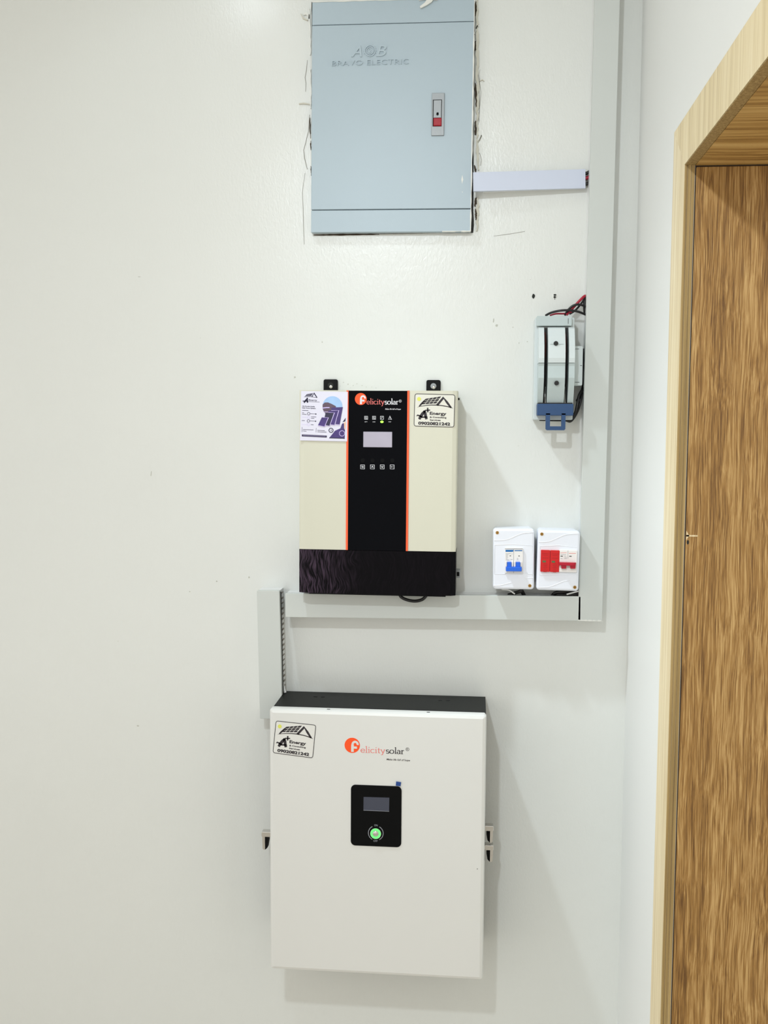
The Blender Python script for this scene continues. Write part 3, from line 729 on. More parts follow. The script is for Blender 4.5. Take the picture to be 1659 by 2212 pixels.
for i, px_ in enumerate((790.9, 808, 825.1, 842.3)):
    cx_, cz_ = L(px_, 902.6); m_ = MB(); r_ = 3.4 * k
    if i < 3:
        m_.strip([(cx_ - r_, cz_ - r_), (cx_ + r_, cz_ - r_), (cx_ + r_, cz_ + r_), (cx_ - r_, cz_ + r_), (cx_ - r_, cz_ - r_)], .8 * k, d, d + .0002)
        if i < 2:
            m_.box(cx_ - .5 * k, cx_ + .5 * k, cz_ - r_, cz_ + r_, d, d + .0002)
            for s_ in (-1.9, 1.9): m_.box(cx_ + (s_ - .35) * k, cx_ + (s_ + .35) * k, cz_ - 1.7 * k, cz_ + (1.7 if s_ < 0 else .6) * k, d, d + .0002)
        else:
            m_.strip([(cx_ - 2 * k, cz_ - 2 * k), (cx_ + 2 * k, cz_ + 2 * k)], .7 * k, d, d + .0002); m_.box(cx_ - 2 * k, cx_ - .4 * k, cz_ + .8 * k, cz_ + 1.5 * k, d, d + .0002)
    else:
        m_.strip([(cx_ - 3.6 * k, cz_ - r_), (cx_ + 3.6 * k, cz_ - r_), (cx_, cz_ + 3.9 * k), (cx_ - 3.6 * k, cz_ - r_)], .8 * k, d, d + .0002)
        m_.box(cx_ - .4 * k, cx_ + .4 * k, cz_ - 1 * k, cz_ + 1.5 * k, d, d + .0002); m_.box(cx_ - .4 * k, cx_ + .4 * k, cz_ - 2.4 * k, cz_ - 1.6 * k, d, d + .0002)
    m_.build('status_icon', M_PRINTW, pn)
    lx, lz = L(px_, 911.2)
    if i == 2: MB().disc(lx, lz, 3.6 * k, d, d + .0006, rz=2.6 * k).build('status_light', M_LED, pn)['label'] = 'lit green status light'
    else:
        m_ = MB(); put_text(m_, ('BATT', 'LINE', '', 'FAULT')[i], (lx - 2.8 * k, lz - 1 * k), (lx + 2.8 * k, lz - 1 * k), 2.0 * k, d); m_.build('status_caption', M_PRINTW, pn)
x0, zt = L(785, 932.5); x1, z0_ = L(847, 966.5)
sc = MB().slab(x0, x1, z0_, zt, d, d + .0008, .0008, .0005).build('display_screen', M_LCD, pn); sc['label'] = 'unlit grey display'
for i, px_ in enumerate((783.7, 804.9, 826.2, 847.6)):
    cx_, cz_ = L(px_, 994.6); MB().disc(cx_, cz_, 4.4 * k, d, d + .0005).build('push_button', M_PANEL, pn)
    cx_, cz_ = L(px_ - .5, 1008.6); r_ = 4.3 * k; m_ = MB()
    m_.strip([(cx_ - r_, cz_ - r_), (cx_ + r_, cz_ - r_), (cx_ + r_, cz_ + r_), (cx_ - r_, cz_ + r_), (cx_ - r_, cz_ - r_)], .9 * k, d, d + .0002)
    if i == 0:
        m_.strip([(cx_ - 2.4 * k, cz_ + 1.4 * k), (cx_ + 1.4 * k, cz_ + 1.4 * k), (cx_ + 2.2 * k, cz_), (cx_ + 1.4 * k, cz_ - 1.4 * k), (cx_ - 2 * k, cz_ - 1.4 * k)], .8 * k, d, d + .0002); m_.box(cx_ - 2 * k, cx_ + 1 * k, cz_ - .3 * k, cz_ + .3 * k, d, d + .0002)
    elif i == 1: m_.strip([(cx_ - 2 * k, cz_ - 1.3 * k), (cx_, cz_ + 1.3 * k), (cx_ + 2 * k, cz_ - 1.3 * k)], 1.5 * k, d, d + .0002)
    elif i == 2: m_.strip([(cx_ - 2 * k, cz_ + 1.3 * k), (cx_, cz_ - 1.3 * k), (cx_ + 2 * k, cz_ + 1.3 * k)], 1.5 * k, d, d + .0002)
    else: m_.box(cx_ - 1.6 * k, cx_ + 2.6 * k, cz_ - .35 * k, cz_ + .35 * k, d, d + .0002); m_.disc(cx_ - 1.4 * k, cz_, 1.2 * k, d, d + .0002, n=10)
    m_.build('key_icon', M_PRINTW, pn)
S = 13.825
q3 = [(880 + x / S, 840 + y / S) for x, y in ((222, 140), (1425, 170), (1395, 1150), (192, 1115))]
house_sticker(iv, iv.o, q3, DI, M_STICK)
# advertising flyer taped on the left cover
def flyer():
    q = [(650.8, 844.6), (751.5, 846.5), (749.9, 953.6), (648.2, 951.4)]
    ox, oy = 640, 840
    def A(x, y):
        return iv.L(ox + x / S, oy + y / S)
    kk = iv.px(1) / S
    root = MB().prism([iv.L(*p) for p in q], DI + .0013, DI + .0017).build('flyer', M_PAPER, iv.o)
    root['label'] = 'square advertising flyer with solar panels picture'
    a, b = DI + .0017, DI + .0019; b2 = b + .0002; b3 = b2 + .0002
    def put(name, m, fn):
        mm = MB(); fn(mm); mm.build(name, m, root)
    P = lambda pts: [A(*p) for p in pts]
    def sky(m):
        c_ = A(1085, 520); m.disc(c_[0], c_[1], 300 * kk, a, b)
    put('flyer_picture', M_SKYB, sky)
    put('flyer_picture', M_BROWN, lambda m: m.prism(P([(790, 470), (850, 410), (950, 405), (1060, 450), (1190, 520), (1180, 600), (1050, 780), (900, 760), (830, 690), (790, 590)]), b, b2))
    put('flyer_picture', M_LILAC, lambda m: (m.strip(P([(790, 575), (900, 560), (1000, 560)]), 30 * kk, b2, b3), m.strip(P([(830, 690), (950, 690)]), 18 * kk, b2, b3)))
    pans = [[(1050, 560), (1395, 545), (1300, 1060), (1180, 1050), (1270, 640), (1050, 640)], [(960, 650), (1270, 645), (1140, 1075), (1040, 1060)], [(880, 720), (1145, 715), (1000, 1110), (890, 1080), (960, 860), (850, 850)], [(770, 850), (960, 860), (850, 1120), (655, 1085)]]
    for i, pl in enumerate(pans):
        put('flyer_panel', M_PURPLE if i != 2 else M_NAVY, lambda m, pl=pl, i=i: m.prism(P(pl), b2 + i * .00008, b3 + i * .00008))
    put('flyer_line', M_LILAC, lambda m: [m.strip(P(l), 14 * kk, b3, b3 + .0004) for l in ([(960, 700), (1145, 715), (1000, 1110), (880, 1090)], [(1050, 645), (1275, 645), (1150, 1080), (1040, 1070)], [(790, 850), (965, 860), (850, 1130), (650, 1090)], [(1180, 1065), (1310, 1075)])])
    put('flyer_shape', M_PURPLE, lambda m: m.prism(P([(990, 1460), (1090, 1340), (1160, 1250), (1320, 1180), (1370, 1040), (1430, 1020), (1430, 1170), (1460, 1240), (1450, 1480)]), a, b))
    put('flyer_shape', M_NAVY, lambda m: m.prism(P([(1480, 860), (1380, 1000), (1470, 970)]), a, b))
    put('flyer_bar', M_NAVY, lambda m: m.prism(P([(170, 1360), (915, 1395), (915, 1455), (170, 1420)]), a, b))
    put('flyer_bar', M_NAVY, lambda m: m.strip(P([(990, 1462), (1450, 1478)]), 26 * kk, b, b2))
    put('flyer_shape', M_SKIN, lambda m: m.prism(P([(1425, 1010), (1485, 980), (1470, 1220), (1440, 1170)]), b, b2))
    c1 = A(1042, 1238); c2_ = A(1370, 1330)
    put('flyer_ring', M_NAVY, lambda m: (m.ring(c1[0], c1[1], 52 * kk, 74 * kk, b, b2), m.strip([(c1[0] - 12 * kk, c1[1] - 14 * kk), (c1[0] + 8 * kk, c1[1] - 5 * kk), (c1[0] + 24 * kk, c1[1] + 22 * kk)], 14 * kk, b, b2)))
    put('flyer_ring', M_LILAC, lambda m: m.ring(c2_[0], c2_[1], 72 * kk, 88 * kk, b2, b3))
    def roof(m):
        for i in range(4): m.prism(P([(320 + i * 48, 160 - i * 8), (360 + i * 48, 150 - i * 8), (305 + i * 48, 215 - i * 2), (255 + i * 48, 232 - i * 3)]), a, b)
        m.strip(P([(470, 235), (535, 130), (625, 265)]), 26 * kk, a, b); m.strip(P([(235, 245), (420, 232), (625, 265)]), [6 * kk, 14 * kk, 10 * kk], a, b)
        m.strip(P([(235, 415), (290, 340), (345, 270)]), [40 * kk, 48 * kk, 26 * kk], a, b); m.strip(P([(330, 270), (335, 340), (340, 415)]), [26 * kk, 44 * kk, 44 * kk], a, b)
        m.strip(P([(195, 365), (300, 365), (350, 372)]), 26 * kk, a, b); m.strip(P([(345, 378), (700, 398)]), 9 * kk, a, b)
        put_text(m, 'Energy', A(375, 352), A(625, 362), 42 * kk, a, .02)
    put('flyer_logo', M_NAVY, roof)
    def txt(m):
        put_text(m, 'We Provide Quality', A(180, 532), A(560, 546), 30 * kk, a, .03)
        put_text(m, 'Solar Power Systems', A(180, 582), A(580, 600), 30 * kk, a, .03)
        for (x, y) in ((375, 742), (366, 958)):
            c_ = A(x, y); m.ring(c_[0], c_[1], 34 * kk, 46 * kk, a, b); m.strip([A(x + 44, y), A(x + 215, y + 8)], 11 * kk, a, b); e_ = A(x + 215, y + 10); m.disc(e_[0], e_[1], 19 * kk, a, b, n=10)
        for l in (((178, 715), (235, 717)), ((178, 755), (310, 765)), ((445, 832), (600, 840)), ((445, 875), (540, 882)), ((170, 945), (260, 948)), ((440, 1068), (520, 1072)), ((205, 1212), (515, 1225)), ((205, 1255), (305, 1262)), ((635, 1240), (855, 1250)), ((635, 1285), (905, 1294)), ((180, 640), (365, 648))):
            m.strip(P(l), 13 * kk, a, b)
        m.strip(P([(180, 1140), (176, 1290)]), 9 * kk, a, b); m.strip(P([(600, 1165), (594, 1300)]), 9 * kk, a, b)
    put('flyer_lettering', M_NAVY, txt)
    def pale(m):
        for (x, y) in ((372, 850), (366, 1068)):
            c_ = A(x, y); m.ring(c_[0], c_[1], 34 * kk, 40 * kk, a, b); m.strip([A(x - 40, y), A(x - 190, y - 8)], 6 * kk, a, b)
        m.strip(P([(205, 1390), (880, 1420)]), 6 * kk, b, b2)
    put('flyer_line', M_LILAC, pale)
flyer()
# cable loop hanging under the inverter
cb = MB(); pts = [(862, 1279), (866, 1289), (880, 1296), (897, 1298.5), (912, 1295), (921, 1286), (922, 1278)]
cb.tube([(U(x, y, .07)[0], .07, U(x, y, .07)[1]) for x, y in pts], .0034)
tag(cb.build('cable_loop', M_WBLACK), 'black cable loop hanging out from under the inverter', 'cable')

# ================================================================ battery
DB = .165
bt = Frame('wall_battery', [(583.3, 1531.5), (1051.3, 1546), (1043, 2119), (581.5, 2094.5)], DB, 'large white wall-mounted battery cabinet with black control panel', 'battery')
L = bt.L; hw, hh = bt.w / 2, bt.h / 2
bl = L(590, 1531, .145)[0]; br = hw - .001
body = MB().box(bl, br, -hh + .006, hh - .001, .012, .146).build('steel_case', M_DARK, bt.o); body['label'] = 'charcoal steel case behind the white cover'
cov = MB().slab(-hw, hw, -hh, hh, .143, DB, .006, .0075, smooth=False).build('front_cover', M_BATT, bt.o); cov['label'] = 'white enamelled front cover'
for px_, py_ in ((685, 1505.6), (701, 1506.2), (952, 1514), (968, 1515)):
    x_ = L(px_, py_, .03)[0]
    MB().box(x_ - .004, x_ + .004, hh - .001, hh - .0004, .05, .054).build('top_slot', M_BLACK, body)
for px_ in (709, 925):
    x_ = L(px_, 1536, DB - .006)[0]
    MB().box(x_ - .0032, x_ + .0032, hh - .0002, hh + .0006, DB - .0125, DB - .010).build('cover_notch', M_DARK, cov)
logo(bt, cov, DB, (760.9, 1610), 17.2, (778.8, 1625.4), (831, 1627.2), (833.5, 1627.4), (872.6, 1628.9), 8.4, (880.1, 1618.5, 3.9), (834.9, 1642), (885.4, 1644.3), 4.0, M_PRINTR, M_PRINTK, M_BATT)
k = bt.px(1)
p = [L(*c_) for c_ in ((759, 1694.7), (867.8, 1698.5), (866.6, 1830), (757, 1825.7))]
x0 = (p[0][0] + p[3][0]) / 2; x1 = (p[1][0] + p[2][0]) / 2; z1_ = (p[0][1] + p[1][1]) / 2; z0_ = (p[2][1] + p[3][1]) / 2
pan = MB().slab(x0, x1, z0_, z1_, DB, DB + .0015, .0095, .0006, 8).build('control_panel', M_PANEL, cov)
d = DB + .0015
p = [L(*c_) for c_ in ((785.6, 1720.8), (841.2, 1722.5), (840.6, 1752), (785.3, 1749.6))]
MB().prism(p, d, d + .0003).build('display_screen', M_SCREEN, pan)
MB().strip([p[3], p[2]], .9 * k, d + .0003, d + .0005).build('screen_line', M_PRINTG, pan)
cx_, cz_ = L(811.9, 1799)
MB().disc(cx_, cz_, 12.2 * k, d, d + .003).build('power_button', M_CHROME, pan)
MB().ring(cx_, cz_, 7 * k, 11.6 * k, d + .003, d + .0038).build('power_light', M_GLOW, pan)['label'] = 'lit green ring of the power button'
m_ = MB(); m_.dome(cx_, cz_, 6.6 * k, d + .003, .002); m_.build('button_cap', M_CHROME, pan)
m_ = MB(); m_.ring(cx_, cz_, 15.8 * k, 17.4 * k, d, d + .0002, 118, 242); m_.build('dial_mark', M_PRINTG, pan); m_ = MB(); m_.ring(cx_, cz_, 15.8 * k, 17.4 * k, d, d + .0002, -62, 62)
m_.build('dial_mark', M_PRINTG, pan)
m_ = MB(); a = L(808.5, 1783.8); b = L(815.8, 1784.2); put_text(m_, 'ON', a, b, 4.2 * k, d, .01); m_.build('panel_lettering', M_PRINTG, pan); m_ = MB()
a = L(806.6, 1817.6); b = L(815.6, 1818.2); put_text(m_, 'OFF', a, b, 4.2 * k, d, .01)
m_.build('panel_lettering', M_PRINTG, pan)
MB().prism([L(*c_, DB + .003) for c_ in ((855.8, 1688.6), (866.3, 1690), (865.2, 1698.6), (854.8, 1697.2))], DB + .0016, DB + .003).build('film_tab', M_BTAB, cov)['label'] = 'small blue protective film tab'
q4 = [(580 + x / S, 1540 + y / S) for x, y in ((222, 230), (1420, 358), (1325, 1352), (128, 1192))]
house_sticker(bt, cov, q4, DB, M_STICK2)
MB().disc(*L(1031, 1877), 1.0 * k, DB, DB + .0003, n=8).build('paint_speck', M_HOLE, cov)
# toggle latches on both sides
def latch(side, rows, xin, xout):
    for (ya, yb, full) in rows:
        dd_ = .085
        xi = L(xin, ya, dd_)[0]; xo = L(xout, ya, dd_)[0]; xa, xb_ = min(xi, xo), max(xi, xo)
        za = L(xin, ya, dd_)[1]; zb_ = L(xin, yb, dd_)[1]
        lt = MB().slab(xa, xb_, za - .011, za, dd_ - .012, dd_ + .004, .002, .001).build('latch', M_CHROME, bt.o)
        s_ = 1 if side > 0 else -1
        mid = xo - s_ * .0045
        MB().strip([(mid, za - .009), (mid, (za + zb_) / 2), (mid - s_ * .0005, zb_ + .004), (mid - s_ * .002, zb_ + .0015)], [.0058, .0058, .0052, .003], dd_ - .008, dd_ + .003).build('lever', M_CHROME, lt)
        MB().strip([(xo - s_ * .0105, za - .0105), (xo - s_ * .0105, (za + zb_) / 2), (xo - s_ * .0085, zb_ + .007), (xo - s_ * .006, zb_ + .002)], [.0095, .0095, .009, .005], dd_ - .012, dd_ + .001).build('catch', M_BLACK, lt)
        MB().disc(mid, za - .0085, .0016, dd_ + .003, dd_ + .0036, n=10).build('pivot', M_DARK, lt)
latch(1, ((1782.5, 1820, 0), (1824, 1861.5, 1)), 1046, 1066.5)
latch(-1, ((1797, 1837, 1),), 603, 565.5)
m_ = MB(); x_ = L(1052, 1790, .06)[0]; z_ = L(1052, 1767, .06)[1]
m_.box(br - .001, br + .0025, z_ - .09, z_, .05, .07); m_.build('latch_plate', M_DARK, bt.o)
x_ = bl; m_ = MB(); m_.box(bl - .0025, bl + .001, z_ - .09, z_, .05, .07); m_.build('latch_plate', M_DARK, bt.o)
# cables from the short trunking down to the battery
for (pts, mm, lb, r_) in (([(604, 1478, .022), (606, 1492, .02), (610, 1504, .02)], M_WRED, 'dark red cable entering behind the battery top left corner', .0045),
                          ([(607, 1460, .032), (611, 1480, .03), (616, 1496, .03)], M_PVCW, 'pale cable beside the dark red one at the battery corner', .003)):
    cb = MB(); cb.tube([(U(x, y, e_)[0], e_, U(x, y, e_)[1]) for x, y, e_ in pts], r_)
    tag(cb.build('cable', mm), lb, 'cable')

# ================================================================ breaker boxes
def breaker_box(quad, label, zx, zy, screws, grooves):
    D = .075
    f = Frame('breaker_box', quad, D, label, 'breaker box')
    w, h_ = f.w / 2, f.h / 2
    Z = lambda x, y: f.L(1040 + x / 6.636, 1110 + y / 6.636)
    MB().slab(-w + .0015, w - .0015, -h_ + .001, h_ - .001, .0, .050, .008, .001, smooth=False).build('base', M_BOX, f.o)
    MB().slab(-w, w, -h_, h_, .048, D, .0065, .0045, 6).build('lid', M_BOX, f.o)
    for s_ in screws:
        x, z = Z(*s_); sw = MB().disc(x, z, 3.5 * f.px(1), D, D + .0006).build('screw', M_BRASS, f.o)
        m_ = MB(); m_.strip([(x - .002, z - .001), (x + .002, z + .001)], .0006, D + .0006, D + .0009); m_.strip([(x - .001, z + .002), (x + .001, z - .002)], .0006, D + .0006, D + .0009); m_.build('screw_cross', M_COPPER, sw)
    for gpt in grooves:
        pp = [Z(*q_) for q_ in gpt]; m_ = MB(); m_.tube([(x, D - .0004, z) for x, z in pp], .0011, 8, 5)
        m_.build('lid_ridge', M_BOX, f.o)
    return f, Z, D
f, Z, D = breaker_box([(1065.9, 1142.4), (1155.3, 1142.6), (1153, 1273.9), (1063.8, 1272.9)], 'left white breaker box with a blue double toggle', 0, 0, ((227, 270), (693, 1030)),
    ([(185, 380), (330, 375), (430, 345), (530, 300), (620, 275), (745, 266)], [(172, 1030), (270, 1025), (360, 1002), (428, 988)], [(630, 925), (740, 915)]))
k = f.px(1)
m_ = MB()   # raised frame round the window
fr_ = [Z(*q_) for q_ in ((190, 445), (465, 436), (740, 455), (735, 865), (668, 862), (665, 845), (350, 845), (350, 862), (192, 860), (190, 445))]
m_.tube([(x, D - .0004, z) for x, z in fr_], .0010, 8, 1); m_.build('window_frame', M_BOX, f.o)
a = Z(335, 492); b = Z(592, 845)
bk = MB().box(a[0], b[0], b[1], a[1], D - .002, D + .0045).build('circuit_breaker', M_MCB, f.o)
MB().strip([Z(335, 494), Z(590, 496)], .0006, D + .0045, D + .005).build('shadow_line', M_DARK, bk)
t = D + .0045
m_ = MB(); m_.prism([Z(345, 512), Z(462, 512), Z(450, 541), Z(345, 541)], t, t + .0002); m_.prism([Z(472, 516), Z(586, 516), Z(582, 530), Z(476, 530)], t, t + .0002); m_.build('blue_print', M_BLUE2, bk)
m_ = MB(); m_.box(Z(464, 0)[0] - .0003, Z(464, 0)[0] + .0003, Z(0, 840)[1], Z(0, 500)[1], t, t + .0002); m_.build('pole_seam', M_PRINTG, bk)
m_ = MB(); [m_.box(Z(x, y)[0] - .0014, Z(x, y)[0] + .0014, Z(x, y)[1] - .0007, Z(x, y)[1] + .0007, t, t + .0002) for x, y in ((413, 598), (538, 600))]; m_.build('indicator', M_HOLE, bk)
m_ = MB()
for l in (((348, 566), (418, 566)), ((430, 570), (444, 570)), ((350, 585), (384, 585)), ((350, 603), (376, 603)), ((350, 620), (378, 620)), ((350, 640), (372, 640)), ((350, 656), (400, 656)), ((415, 652), (446, 652)), ((508, 634), (526, 634)), ((508, 652), (526, 652))):
    m_.strip([Z(*l[0]), Z(*l[1])], .0007, t, t + .0002)
m_.build('fine_print', M_PRINTG, bk)
m_ = MB(); [m_.slab(Z(x0_, 0)[0], Z(x1_, 0)[0], Z(0, 748)[1], Z(0, 672)[1], t, t + .004, .001, .0006) for x0_, x1_ in ((352, 366), (432, 458), (468, 492), (560, 578))]; m_.build('toggle_guard', M_MCB, bk)
m_ = MB(); m_.slab(Z(352, 0)[0], Z(578, 0)[0], Z(0, 808)[1], Z(0, 748)[1], t, t + .010, .001, .0008)
m_.slab(Z(372, 0)[0], Z(430, 0)[0], Z(0, 760)[1], Z(0, 680)[1], t, t + .006, .0006, .0006); m_.slab(Z(496, 0)[0], Z(556, 0)[0], Z(0, 760)[1], Z(0, 680)[1], t, t + .006, .0006, .0006)
m_.build('toggle', M_BLUE, bk)['label'] = 'blue double toggle switched down'

f, Z, D = breaker_box([(1161.3, 1145.4), (1252.6, 1147.5), (1251, 1277.8), (1159.2, 1274.5)], 'right white breaker box with red surge modules and crimson toggle', 0, 0, ((866, 290), (1338, 1052)),
    ([(825, 405), (960, 398), (1080, 352), (1180, 308), (1260, 292), (1385, 285)], [(815, 1058), (960, 1048), (1080, 1008), (1180, 966), (1260, 955)]))
m_ = MB(); fr_ = [Z(*q_) for q_ in ((838, 500), (838, 462), (1110, 452), (1380, 478), (1378, 870))]
m_.tube([(x, D - .0004, z) for x, z in fr_], .0010, 8, 1); m_.build('window_frame', M_BOX, f.o); m_ = MB(); fr_ = [Z(*q_) for q_ in ((830, 865), (850, 882), (1110, 880), (1375, 862))]; m_.tube([(x, D - .0004, z) for x, z in fr_], .0010, 8, 1); m_.build('window_frame', M_BOX, f.o)
a = Z(852, 514); b = Z(1110, 832); t = D + .006
sp = MB(); mid = (a[0] + b[0]) / 2
for i in range(2):
    x0, x1 = (a[0], mid - .0003) if i == 0 else (mid + .0003, b[0])
    sp = MB().slab(x0, x1, b[1], a[1], D - .002, t, .0012, .0006).build('surge_module', M_SPD, f.o)
    wx = Z((918, 1050)[i], 0)[0]; wz = Z(0, 651)[1]
    MB().box(wx - .0034, wx + .0034, wz - .0018, wz + .0018, t, t + .0003).build('status_window', M_GREEN, sp)
    m_ = MB(); x_ = (x0 + x1) / 2
    for y_, l_ in ((538, 1), (560, .8), (600, .9), (680, .5), (700, .6), (715, .4), (735, .6), (760, .4), (780, .6), (800, .5)):
        z_ = Z(0, y_)[1]; m_.box(x_ - .007 * l_, x_ + .007 * l_, z_ - .0003, z_ + .0003, t, t + .0002)
    m_.build('fine_print', M_SPDD, sp)
a = Z(1114, 514); b = Z(1360, 835); t = D + .0055
bk = MB().slab(a[0], b[0], b[1], a[1], D - .002, t, .0012, .0006).build('circuit_breaker', M_MCB, f.o)
m_ = MB(); m_.strip([Z(1128, 556), Z(1218, 554)], .0007, t, t + .0002); m_.strip([Z(1250, 561), Z(1350, 561)], .0009, t, t + .0002); m_.build('red_print', M_PRINTR, bk)
m_ = MB(); [m_.box(Z(x, y)[0] - .0024, Z(x, y)[0] + .0024, Z(x, y)[1] - .0008, Z(x, y)[1] + .0008, t, t + .0002) for x, y in ((1147, 603), (1272, 604))]; m_.build('indicator', M_HOLE, bk)
m_ = MB()
for l in (((1128, 580), (1210, 582)), ((1180, 603), (1215, 605)), ((1128, 634), (1160, 636)), ((1236, 640), (1237, 520))):
    m_.strip([Z(*l[0]), Z(*l[1])], .0006, t, t + .0002)
put_text(m_, 'CE', Z(1182, 640), Z(1218, 640), .0030, t)
m_.build('fine_print', M_PRINTG, bk)
m_ = MB(); m_.slab(Z(1126, 0)[0], Z(1354, 0)[0], Z(0, 694)[1], Z(0, 650)[1], t, t + .010, .001, .0008)
m_.prism([Z(*q_) for q_ in ((1132, 690), (1214, 690), (1208, 775), (1142, 775))], t, t + .007); m_.prism([Z(*q_) for q_ in ((1262, 690), (1348, 690), (1338, 775), (1268, 775))], t, t + .007)
m_.build('toggle', M_TOGR, bk)['label'] = 'crimson double toggle'
# wiring between the boxes and the trunking
def cable(pts, r_, mm, label, name='cable', grp=None):
    cb = MB(); cb.tube([(U(x, y, e_)[0], e_, U(x, y, e_)[1]) for x, y, e_ in pts], r_, 10, 6)
    return tag(cb.build(name, mm), label, 'cable', grp)
cable([(1098, 1286, .03), (1112, 1281, .035), (1124, 1277, .045), (1127, 1272, .046)], .0038, M_WBLACK, 'black cable curving out below the left breaker box')
cable([(1134, 1290, .03), (1130, 1282, .035), (1126, 1275, .04)], .0042, M_WBLACK, 'short black cable dropping straight into the trunking under the left breaker box')
cable([(1192, 1289, .03), (1200, 1281, .036), (1216, 1278, .040), (1236, 1279, .036), (1253, 1285, .03)], .0042, M_WBLACK, 'black cable arching below the right breaker box')
cable([(1190, 1290, .04), (1215, 1286, .044), (1240, 1283.5, .042), (1254, 1281, .040)], .003, M_WBLACK, 'thin black cable lying on the trunking under the right breaker box')
cable([(1224, 1284, .046), (1238, 1280, .047), (1254, 1276, .046)], .0016, M_PVCW, 'thin white wire under the right breaker box corner')
cable([(1084, 1273, .046), (1100, 1275, .047), (1112, 1283, .046)], .0016, M_PVCW, 'thin white wire under the left breaker box')
cable([(1255.5, 1155, .02), (1255.5, 1168, .02), (1256, 1180, .02)], .004, M_WBLACK, 'short black cable between right breaker box and tall trunking')

# ================================================================ fused isolator
iso = Frame('fused_isolator', [(1150.5, 688), (1236, 688), (1239, 907), (1155.5, 907)], .03, 'pale grey fused isolator with dark slots and slate blue pull handle', 'isolator')
Zs = lambda x, y, d_: iso.L(1100 + x / 6.145, 600 + y / 6.145, d_)
w, h_ = iso.w / 2, iso.h / 2
MB().slab(-w, w, -h_, h_, 0, .046, .003, .001).build('base', M_ISO, iso.o)
zt = Zs(600, 655, .07)[1]; zb_ = Zs(600, 1665, .07)[1]; zm = Zs(600, 1132, .09)[1]
xl = Zs(388, 1100, .085)[0]; xr = Zs(868, 1100, .085)[0]
s1l, s1r = Zs(462, 1100, .085)[0], Zs(512, 1100, .085)[0]
s2l, s2r = Zs(742, 1100, .085)[0], Zs(790, 1100, .085)[0]
MB().box(xl + .001, xr - .001, zb_, zt, .044, .052).build('slot_back', M_ISOG, iso.o)
up = [(.044, zm + .0005), (.092, zm + .0005), (.093, zm + .010), (.089, zm + .035), (.080, zm + .055), (.070, zt - .003), (.064, zt), (.044, zt)]
lo = [(.044, zb_), (.070, zb_), (.076, zb_ + .012), (.084, zb_ + .030), (.091, zm - .030), (.090, zm - .006), (.092, zm - .0005), (.044, zm - .0005)]
for (x0, x1) in ((xl, s1l), (s1r, s2l), (s2r, xr)):
    MB().xprism(up, x0, x1).build('upper_shroud', M_ISO, iso.o)
    MB().xprism(lo, x0, x1).build('lower_shroud', M_ISO2, iso.o)  # shade on the lower facets put into a darker grey
m_ = MB(); m_.box(s1r + .004, s2l - .004, zm + .038, zm + .0385, .07, .0888); m_.build('moulded_line', M_ISO2, iso.o)
for (x_, y_, dp) in ((620, 871, .0895), (629, 1398, .0905)):
    a = Zs(x_, y_, dp); MB().disc(a[0], a[1], .0046, dp - .016, dp + .0012).build('inspection_hole', M_ISOG, iso.o)
for sx, sy in ((480, 780), (750, 780)):
    a = Zs(sx, 720, .07); m_ = MB(); m_.tube([(a[0], .056, a[1]), (a[0] + .001, .066, a[1] - .02), (a[0] + .001, .062, a[1] - .05)], .0016); m_.build('fuse_link', M_COPPER, iso.o)
for sx in (480, 742):
    a = Zs(sx, 1640, .07); m_ = MB(); m_.tube([(a[0], .068, a[1] - .004), (a[0] - .0006, .066, a[1] + .014), (a[0], .060, a[1] + .03)], .0009); m_.build('contact_blade', M_CHROME, iso.o)
a = Zs(365, 512, .06); b = Zs(830, 645, .06)
tp = MB().slab(a[0], b[0], b[1] + .001, a[1] + .0005, .03, .062, .002, .001).build('terminal_cover', M_ISO2, iso.o)
x_, z_ = Zs(783, 575, .062); MB().box(x_ - .0004, x_ + .0004, z_ - .0055, z_ + .0055, .062, .0623).build('cover_slot', M_HOLE, tp)
a = Zs(372, 1672, .078); b = Zs(852, 1830, .078)
hb = MB().slab(a[0], b[0], b[1], a[1], .046, .078, .002, .0015).build('handle_bar', M_ISOB, iso.o); hb['label'] = 'slate blue handle bar'
MB().box(a[0] + .002, b[0] - .002, a[1] + .0002, a[1] + .0022, .05, .074).build('bar_gap', M_ISOG, hb)
a = Zs(487, 1800, .078); b = Zs(745, 2025, .078); ia = Zs(543, 1850, .078); ib = Zs(692, 1972, .078)
m_ = MB(); q5 = .0025; m_.prism([(a[0], a[1]), (a[0], b[1] + q5), (a[0] + q5, b[1]), (b[0] - q5, b[1]), (b[0], b[1] + q5), (b[0], a[1]), (ib[0], a[1]), (ib[0], ib[1]), (ia[0], ib[1]), (ia[0], a[1])], .068, .078)
m_.build('pull_loop', M_ISOB, hb)
a = Zs(866, 905, .05); b = Zs(970, 1432, .05)
sm_ = MB().slab(xr - .004, b[0], b[1], a[1], 0, .05, .003, .0015).build('side_module', M_ISO, iso.o)
m_ = MB()
for y_, x0, x1 in ((945, 872, 928), (1387, 872, 932), (1166, 942, 966)):
    p0 = Zs(x0, y_, .05); p1 = Zs(x1, y_, .05); m_.box(p0[0], p1[0], p0[1] - .0005, p0[1] + .0005, .05, .0503)
m_.build('module_slot', M_HOLE, sm_)
def zc(pts): return [(1100 + x / 6.145, 600 + y / 6.145, e_) for x, y, e_ in pts]
G = 'cables between the isolator top and the trunking'
cable(zc([(485, 500, .03), (560, 462, .04), (680, 436, .045), (800, 432, .045), (920, 452, .04), (1020, 492, .03)]), .0024, M_WBLACK, 'lower black cable arching over the isolator top')
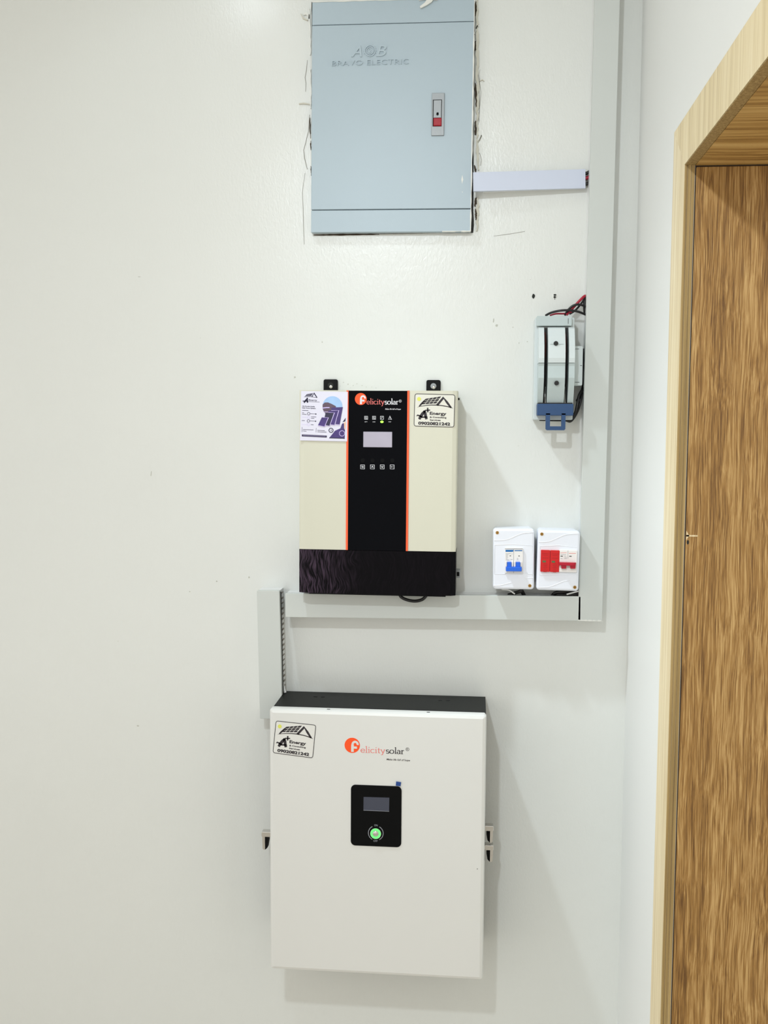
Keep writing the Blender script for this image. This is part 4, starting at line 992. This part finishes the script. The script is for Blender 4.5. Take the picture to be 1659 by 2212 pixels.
cable(zc([(740, 495, .03), (780, 430, .038), (840, 375, .04), (900, 356, .04), (960, 362, .035), (1020, 385, .03)]), .0024, M_WBLACK, 'upper black cable looping from isolator top to the tall trunking')
cable(zc([(760, 492, .035), (850, 395, .03), (930, 310, .028), (990, 250, .025), (1015, 240, .02)]), .0028, M_WRED, 'red cable rising steeply from the isolator to the tall trunking')
cable(zc([(1012, 255, .02), (960, 335, .024), (880, 430, .028), (800, 480, .03)]), .0022, M_WBLACK, 'black cable lying along the steep red cable above the isolator')
cable(zc([(1008, 250, .018), (998, 330, .02), (1000, 420, .02), (1010, 490, .018)]), .0032, M_WBLACK, 'black cable running down the trunking edge above the isolator')
cable(zc([(540, 500, .028), (620, 478, .032), (740, 476, .032), (830, 460, .03)]), .0018, M_WRED, 'thin red cable just over the isolator terminal cover')
cable(zc([(995, 940, .015), (1000, 1150, .016), (1000, 1350, .018), (960, 1520, .02), (900, 1640, .025)]), .0034, M_WBLACK, 'black cable running down beside the isolator side module')
cable(zc([(1005, 1440, .02), (930, 1560, .03), (905, 1690, .035), (870, 1810, .035), (800, 1890, .03), (720, 1880, .03)]), .0032, M_WBLACK, 'outer black cable curling round the isolator lower right corner')
cable(zc([(975, 1500, .02), (950, 1640, .028), (900, 1790, .03), (820, 1905, .03), (740, 1895, .03), (600, 1893, .03), (400, 1886, .028)]), .0022, M_WBLACK, 'inner black cable passing under the isolator base')

# wall plug left in the wall above the isolator
x_, z_ = U(1198.5, 639.5)
wp = bpy.data.objects.new('wall_plug', None); COL.objects.link(wp); wp.location = (x_, 0, z_)
tag(wp, 'small white plastic wall plug in a drill hole above the isolator', 'wall plug')
MB().dome(0, 0, .0062, -.001, .002, 18, 4).build('collar', M_FLAKE, wp)
m_ = MB(); m_.disc(0, .0022, .003, .0006, .0014, rz=.0018, n=12); m_.disc(-.0003, -.0022, .0026, .0006, .0014, rz=.0022, n=12); m_.disc(0, -.0062, .0009, 0, .001, n=8); m_.build('socket', M_HOLE, wp)

# ceiling downlights, above the frame
for i, (p_, lb) in enumerate(((LA, 'round recessed ceiling downlight close to the equipment wall'), (LB, 'round recessed ceiling downlight in the middle of the room'))):
    o = bpy.data.objects.new('ceiling_downlight', None); COL.objects.link(o); o.location = (p_[0], p_[1], CEIL); tag(o, lb, 'ceiling light')
    n = 32; vs = []
    for r_, z_ in ((.075, 0), (.075, -.006), (.050, -.008), (.042, -.001)):
        vs += [(r_ * math.cos(2 * math.pi * k / n), r_ * math.sin(2 * math.pi * k / n), z_) for k in range(n)]
    m_ = MB(); m_.add(vs, [(j * n + k, j * n + (k + 1) % n, (j + 1) * n + (k + 1) % n, (j + 1) * n + k) for j in range(3) for k in range(n)], True)
    m_.build('trim_ring', M_CEIL, o)
    m_ = MB(); m_.add([(.042 * math.cos(2 * math.pi * k / n), .042 * math.sin(2 * math.pi * k / n), -.002) for k in range(n)], [tuple(range(n))]); m_.build('lens', M_LENS, o)
